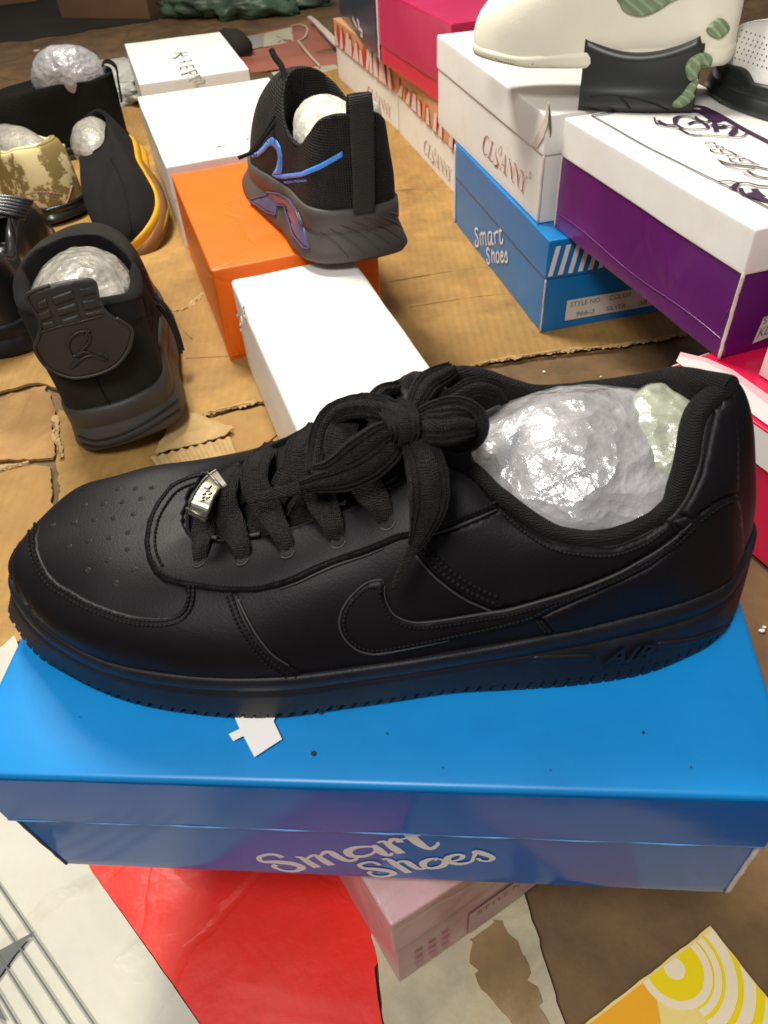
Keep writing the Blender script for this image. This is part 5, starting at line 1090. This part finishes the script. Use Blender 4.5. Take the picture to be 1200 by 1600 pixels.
g = G(); stitch(g, [(62, 552), (76, 574), (96, 588), (122, 594), (152, 588), (180, 574), (200, 554)], e.S, 4, 2.6, .0008, .0008); stitch(g, [(150, 590), (160, 612), (172, 632), (183, 652)], e.S, 5, 3, .0008, .0008)
piping(g, [(205, 506), (220, 500), (236, 497)], e.S, .0011, .0006); g.build('stitching', 'thread', e.root)
g = G()
for L in [[(122, 681), (150, 688), (190, 678), (235, 655), (278, 625)], [(128, 694), (158, 698), (195, 688), (240, 665), (281, 640)]]: piping(g, L, e.SS, .0012, .0003)
g.build('sole_line', 'rubber', e.sole)
mw = mat('dark_maroon_gloss', (0.05, 0.018, 0.016), 0.35, 0.2, 20)
panel('side_wing', [(222, 420), (238, 432), (252, 458), (262, 488), (264, 508), (256, 510), (246, 486), (236, 456)], .004, e.S, mw, e.root, maxe=.03)
for L in [[(.11, -.050, .06), (.112, -.054, .045), (.105, -.056, .03), (.095, -.055, .014)], [(.125, -.050, .06), (.118, -.056, .05), (.11, -.058, .03), (.10, -.057, .014)]]:
    g = G(); ribbon(g, [e.W(*p) for p in L], .006, .002, lambda p, u: Vector((1, -.3, .3)).normalized(), ribs=4, k=14, step=.003); g.build('lace', 'lace', e.root)
# --- mesh sneaker with the blue outline
TM_ = pose((-.0041, .8085, .1185), (109.4, -1.5, 3.0), 1.19)
b = Shoe('black mesh sneaker with a bright blue curved outline, on the orange box', TM_, 'mesh', 'runner_sole', L=.280, wb=.104, wh=.092, sh=.046, sf=.030, x0=-.002, x1=.154, n=1.25, toe_n=1.8, pad=.003, flare=.009, drop=.05, cm='mesh', edge=[(-.001, 0, .1205), (.003, .012, .1210), (.008, .0225, .120), (.018, .032, .1145), (.036, .036, .100), (.055, .038, .0880), (.075, .040, .0875), (.095, .040, .094), (.112, .036, .104), (.128, .030, .116), (.141, .022, .124), (.150, .012, .1285), (.154, 0, .129), (.151, -.010, .128), (.146, -.0195, .122), (.135, -.025, .117), (.12, -.029, .110), (.10, -.033, .100), (.08, -.035, .093), (.06, -.035, .092), (.04, -.034, .098), (.022, -.031, .108), (.010, -.0225, .117), (.003, -.012, .1205)])
b.fill('white tissue stuffed in the black mesh sneaker', (.074, .002, .086), (.060, .031, .034), 'wrapwhite', seed=6)
o = lump('tissue_peak', b.W(.03, -.016, .108), (.018, .010, .022), 'wrapwhite', amp=.2, f=50, sub=4, seed=8); tag(o, 'small peak of white tissue beside the heel loop of the mesh sneaker', 'tissue')
hookp = [(393, 240), (402, 238), (410, 230), (418, 219), (425, 214), (433, 220), (438, 230), (441, 245), (441, 262), (440, 271), (425, 274), (432, 262), (435, 248), (433, 236), (427, 228), (421, 228), (412, 238), (403, 245), (394, 246)]
hk = panel('side_logo', hookp, .0012, b.S, 'brightblue', b.root, step=1.5, grid=3.5, edge=1.5, closed_smooth=False)
panel('side_logo_bar', [(425, 274), (445, 272), (470, 269), (500, 256), (535, 236), (536, 245), (500, 265), (470, 277), (445, 280), (432, 279)], .0013, b.S, 'brightblue', hk, step=1.5, grid=3.5, edge=1.5, closed_smooth=False)
tv, tf = textmesh('BEEJOU FASHION', 0, .01); O2, U2, V2 = np.array([446., 288]), np.array([35., -3.]), np.array([-1., -5.]); vv = []
for a, c in tv:
    p, n = b.S.near(*(O2 + U2 * a + V2 * c)); vv.append(p + n * .0012)
mesh('printed_writing', vv, tf, 'brightblue', hk, False)
g = G(); ribbon(g, [b.W(-.0045, 0, .044), b.W(-.0055, 0, .065), b.W(-.0055, 0, .09), b.W(-.005, 0, .112), b.W(-.0055, 0, .128), b.W(-.001, 0, .1385), b.W(.004, 0, .132), b.W(.0065, 0, .112)], .0245, .0022, lambda p, u: (b.T.to_3x3() @ Vector((-1, 0, .2 + 3 * max(0, u - .75)))).normalized(), ribs=1, k=20, ramp=0)
g.build('pull_loop', 'webbing', b.root)
zig = [(391, 314), (405, 309), (419, 306), (419, 300), (436, 302), (453, 311), (466, 332), (478, 362), (485, 389), (476, 388), (460, 368), (452, 342), (446, 323), (434, 321), (433, 337), (418, 332), (404, 322)]
pz = panel('sole_inlay', zig, .002, b.SS, 'violet', b.sole, step=2, grid=4, edge=2, closed_smooth=False, maxe=.03)
g = G(); piping(g, zig + zig[:1], b.SS, .0010, .0022, smooth=False); g.build('inlay_rim', 'brightblue', b.sole) if False else g.build('inlay_rim', 'violet', b.sole)
g = G()
for (a, c), (d, f_) in [((500, 363), (545, 405)), ((515, 358), (570, 398)), ((532, 352), (592, 390)), ((550, 346), (612, 383)), ((568, 340), (628, 374)), ((588, 334), (636, 362)), ((604, 330), (638, 348))]: piping(g, [(a, c), ((a + d) / 2 + 3, (c + f_) / 2 - 2), (d, f_)], b.SS, .0014, .0004, taper=True)
g.build('sole_rib', 'runner_sole', b.sole)
g = G(); 
def lw(px, py, ref): # point on the pixel ray nearest to a reference depth
    d = ray(px, py); return CAMP + d * ((ref - CAMP).dot(CF) / d.dot(CF))
rf = b.W(.15, .02, .13)
for L, r in [([(424, 78), (430, 90), (440, 104), (445, 122), (447, 138)], [.0032, .004, .004, .0035, .003]), ([(446, 150), (436, 170), (420, 196), (404, 222), (392, 240)], .0026), ([(444, 160), (430, 190), (412, 215), (396, 236), (372, 247)], .0022), ([(450, 130), (440, 150), (432, 172)], .003)]:
    tube(g, [lw(a, c, rf) for a, c, _ in resample([(a, c, 0) for a, c in L], 4)], r if not hasattr(r, '__len__') else .0036, 8)
g.build('lace', 'lace', b.root)
# --- charcoal slip-on with the yellow midsole
TS_ = pose((-.415, 1.430, .040), (-75.4, -9.0, 27.1), 1.05)
s3 = Shoe('charcoal slip-on shoe with a yellow midsole, toe towards the viewer, beside the white boxes', TS_, 'slipfab', 'yellow', L=.30, wb=.105, wh=.08, sh=.03, sf=.024, zh=.085, zs=.075, zm=.08, zf=.075, x0=.004, x1=.10, wo=.03, n=2.3, pad=.003, name='slip_on_shoe', flare=.003)
s3.fill('crumpled plastic wrap stuffed in the charcoal slip-on shoe', (.045, -.012, .066), (.055, .034, .030), 'wrapdull', seed=9)
g = G(); piping(g, [(172, 245), (183, 265), (192, 290), (199, 320), (204, 355), (206, 395)], s3.S, .0014, .0006); g.build('seam', 'thread', s3.root)
rg = []
for z, o_ in [(.019, .0040), (.017, .0075), (.0015, .0085), (.0, .004)]:
    q = s3.R0.copy(); c_ = np.array([.15, 0]); dd = q[:, :2] - c_; dd /= np.linalg.norm(dd, axis=1)[:, None]; q[:, :2] += dd * o_; q[:, 2] = z; rg.append(q)
ringmesh('outsole', np.array(rg), 'gum', s3.sole, TS_, flip=True)
# --- black knit boot-like sneaker with wrap on top
TK = pose((-.452, 1.615, -.004), (188, 1.5, -4.0), 1.03)
k4 = Shoe('black knit sock shoe with a dome of plastic wrap in its collar, far left', TK, 'sock', 'rubber', L=.28, wb=.10, wh=.078, sh=.026, sf=.022, zh=.135, zs=.130, zm=.132, zf=.115, x0=.0, x1=.145, wo=.036, n=2.2, pad=.003, name='sock_shoe')
k4.fill('shiny crumpled wrap bulging from the collar of the black sock shoe', (.075, 0, .130), (.066, .036, .052), 'wrap', amp=.06, seed=11)
g = G(); ribbon(g, [k4.W(-.004, 0, .085), k4.W(-.006, .0, .115), k4.W(-.008, 0, .142), k4.W(.006, 0, .152), k4.W(.02, 0, .142)], .022, .003, lambda p, u: (k4.T.to_3x3() @ Vector((-1, 0, .3))).normalized(), ribs=1, k=12, ramp=0); g.build('pull_loop', 'sock', k4.root)
g = G(); tube(g, [Vector(p) for p in resample([un(-20, 232, .05), un(20, 229, .05), un(58, 232, .05), (un(62, 229, .055)), un(80, 236, .05), un(100, 228, .05)], .004)], .004, 7); tag(g.build('pale_cord', 'posterwhite', loc=un(58, 232, .04)), 'pale grey cord lying between the sock shoe and the camouflage shoe', 'cord')
# --- camouflage canvas shoe
TC_ = pose((-.478, 1.270, .004), (140, 0, 0), 1.26)
c5 = Shoe('beige and brown camouflage canvas shoe stuffed with dull wrap, left edge', TC_, 'beige', 'blackgloss', L=.28, wb=.10, wh=.08, sh=.02, sf=.018, zh=.088, zs=.078, zm=.082, zf=.07, x0=.012, x1=.17, wo=.032, n=2.5, pad=.003, noise_amp=.0006, cm='beige', name='canvas_shoe')
c5.fill('dull grey wrap stuffed in the camouflage canvas shoe', (.085, 0, .070), (.072, .030, .028), 'wrapdull', amp=.06, seed=13)
g = G()
for L in [[(22, 318), (40, 304), (66, 300), (98, 304)], [(28, 326), (46, 314), (70, 311), (96, 314)]]: stitch(g, L, c5.S, 5, 3.4, .0009, .0006)
piping(g, [(112, 290), (106, 312), (92, 340), (74, 366)], c5.S, .0016, .0006); g.build('stitching', 'brownprint', c5.root)
# --- glossy black shoe at the left edge
TG = pose((-.462, .850, .0), (102, 0, 0), 1.25)
g6 = Shoe('glossy black leather sneaker cut off by the left edge, beside the emblem sneaker', TG, 'blackgloss', 'rubber', L=.28, wb=.10, wh=.082, sh=.034, zh=.09, zs=.075, zm=.095, zf=.07, x0=.004, x1=.18, wo=.033, n=2.0, pad=.006, cm='blackgloss')
g = G()
for k in range(6):
    y = 350 + k * 9; pts = [g6.W(.12 + k * .014, -.042 + .01 * q, .088 + .012 * sin(q / 8 * pi) - k * .002) for q in range(9)]; tube(g, pts, .0035, 7)
g.build('padded_rib', 'blackgloss', g6.root)
g = G(); tube(g, [lw(31, 465, g6.W(.05, -.04, .08)), lw(33, 497, g6.W(.05, -.04, .06))], .0012, 5); g.build('lace_tip', 'label', g6.root)
# --- two shoes at the far left edge
s7 = Shoe('black shoe with a bright blue patch at the far left edge', pose((-1.10, 1.83, .0), (-12, 0, 0), 1.0), 'blackgloss', 'rubber', zh=.08, zs=.07, zm=.08, zf=.06)
panel('side_patch', [(-6, 148), (4, 150), (9, 158), (13, 168), (9, 176), (2, 176), (-6, 172)], .002, s7.S, 'brightblue', s7.root, step=2, grid=4, maxe=.05)
Shoe('worn beige shoe toe at the far left edge above the blue-patched shoe', pose((-1.18, 2.13, .0), (-22, 0, 0), 1.05), mat('worn_beige_leather', (0.30, 0.24, 0.15), 0.6, 0.25, 15), 'rubber', zh=.07, zs=.06, zm=.07, zf=.055, x1=.16)
# --- cream sneaker with the black midsole block
TR0 = pose((.3900, .8784, .2345), (162.3, -.9, 4.4), .86); TR = TR0 @ Matrix.Translation((0, 0, .045))
cr9 = Shoe('cream sneaker with sage green ribbed inserts and a black midsole block', TR, 'cream', 'cream', L=.315, wb=.115, wh=.10, sh=.022, sf=.012, spring=.010, flare=-.002, plain=True, zh=.12, zs=.105, zm=.12, zf=.088, x0=.005, x1=.17, wo=.036, n=2.4, pad=.004, cm='sage')
vs = []; NU_ = 40
for i in range(NU_):
    u = i / (NU_ - 1); x = .172 - .135 * u; top = .078 - .017 * sin(pi * min(1, u * 1.05)) ** .8 + (-.008 if u > .95 else 0); yb = .048 + .012 * sin(pi * (.15 + .7 * u)); prof = [(1, .0), (1.05, .008), (.98, .022), (.93, .5 * top), (.98, .85 * top), (.99, .97 * top), (.9, top), (-.9, top), (-.98, .9 * top), (-1, 0)]
    for a, z in prof: vs.append(TR0 @ Vector((x, yb * a, z)))
mesh('midsole_block', vs, grid_faces(NU_, 10, True) + [tuple(range(10)), tuple((NU_ - 1) * 10 + k for k in range(10))], 'midsole', cr9.root)
BS = Surf(vs, grid_faces(NU_, 10, True))
g = G(); piping(g, [(922, 150), (950, 148), (985, 152), (1020, 162), (1045, 172)], BS, .0009, .0); piping(g, [(968, 150), (976, 160), (985, 170)], BS, .0012, .0); g.build('sole_line', 'rubber', cr9.root)
for nm, L in [('ribbed_insert', [(970, -8), (969, 8), (978, 20), (1000, 26), (1022, 20), (1045, 6), (1062, -8)]), ('ribbed_insert', [(1103, 47), (1124, 28), (1139, 44), (1122, 61)]), ('ribbed_insert', [(1072, 100), (1082, 88), (1100, 82), (1112, 88), (1110, 102), (1096, 118), (1080, 127), (1072, 116)]), ('ribbed_insert', [(1050, 163), (1066, 146), (1078, 130), (1100, 116), (1094, 138), (1078, 160), (1062, 167)])]:
    panel(nm, L, .0035, Surf([v for v in vs] and [cr9.upper.matrix_basis @ v.co + root_loc(cr9.root) for v in cr9.upper.data.vertices] + [cr9.sole.matrix_basis @ v.co + root_loc(cr9.root) for v in cr9.sole.data.vertices] + vs,
          [tuple(p.vertices) for p in cr9.upper.data.polygons] + [tuple(i + len(cr9.upper.data.vertices) for i in p.vertices) for p in cr9.sole.data.polygons] + [tuple(i + len(cr9.upper.data.vertices) + len(cr9.sole.data.vertices) for i in f) for f in grid_faces(NU_, 10, True)]), 'sage', cr9.root, step=2, grid=5, maxe=.03)
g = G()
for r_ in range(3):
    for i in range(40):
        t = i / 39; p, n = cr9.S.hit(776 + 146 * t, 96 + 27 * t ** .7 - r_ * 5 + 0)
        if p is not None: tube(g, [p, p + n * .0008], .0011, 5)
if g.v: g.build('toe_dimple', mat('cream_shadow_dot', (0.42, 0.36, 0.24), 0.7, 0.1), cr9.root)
g = G(); ribbon(g, [cr9.W(-.003, 0, .09), cr9.W(-.008, 0, .125), cr9.W(-.004, 0, .15), cr9.W(.01, 0, .15), cr9.W(.02, 0, .12)], .02, .002, lambda p, u: (cr9.T.to_3x3() @ Vector((-1, .1, .3))).normalized(), ribs=1, k=12, ramp=0); g.build('pull_loop', 'midsole', cr9.root)
# --- white mesh sneaker, right edge
TW_ = pose((.5300, .6600, .2355), (113.1, -0.7, 3.1), 1.02)
w10 = Shoe('white perforated mesh sneaker with a black toe guard on the purple-flowered lid', TW_, 'whitemesh', 'midsole', L=.30, wb=.105, wh=.085, sh=.03, sf=.026, zh=.1, zs=.08, zm=.10, zf=.075, x0=.005, x1=.18, wo=.034, n=2.3, pad=.004, cm='whitemesh')
panel('toe_guard', [(1086, 150), (1098, 128), (1110, 108), (1126, 100), (1148, 102), (1166, 108), (1176, 122), (1186, 145), (1200, 172), (1230, 205), (1230, 240), (1180, 215), (1140, 196), (1100, 176)], .003, w10.S, 'midsole', w10.root, maxe=.03)
g = G()
for i in range(14):
    for j in range(6):
        p, n = w10.S.hit(1128 + i * 7 + (j % 2) * 3.5, 84 - j * 9 + i * 2.2)
        if p is not None: tube(g, [p, p + n * .0006], .0008, 5)
if g.v: g.build('perforation', 'inkgrey', w10.root)
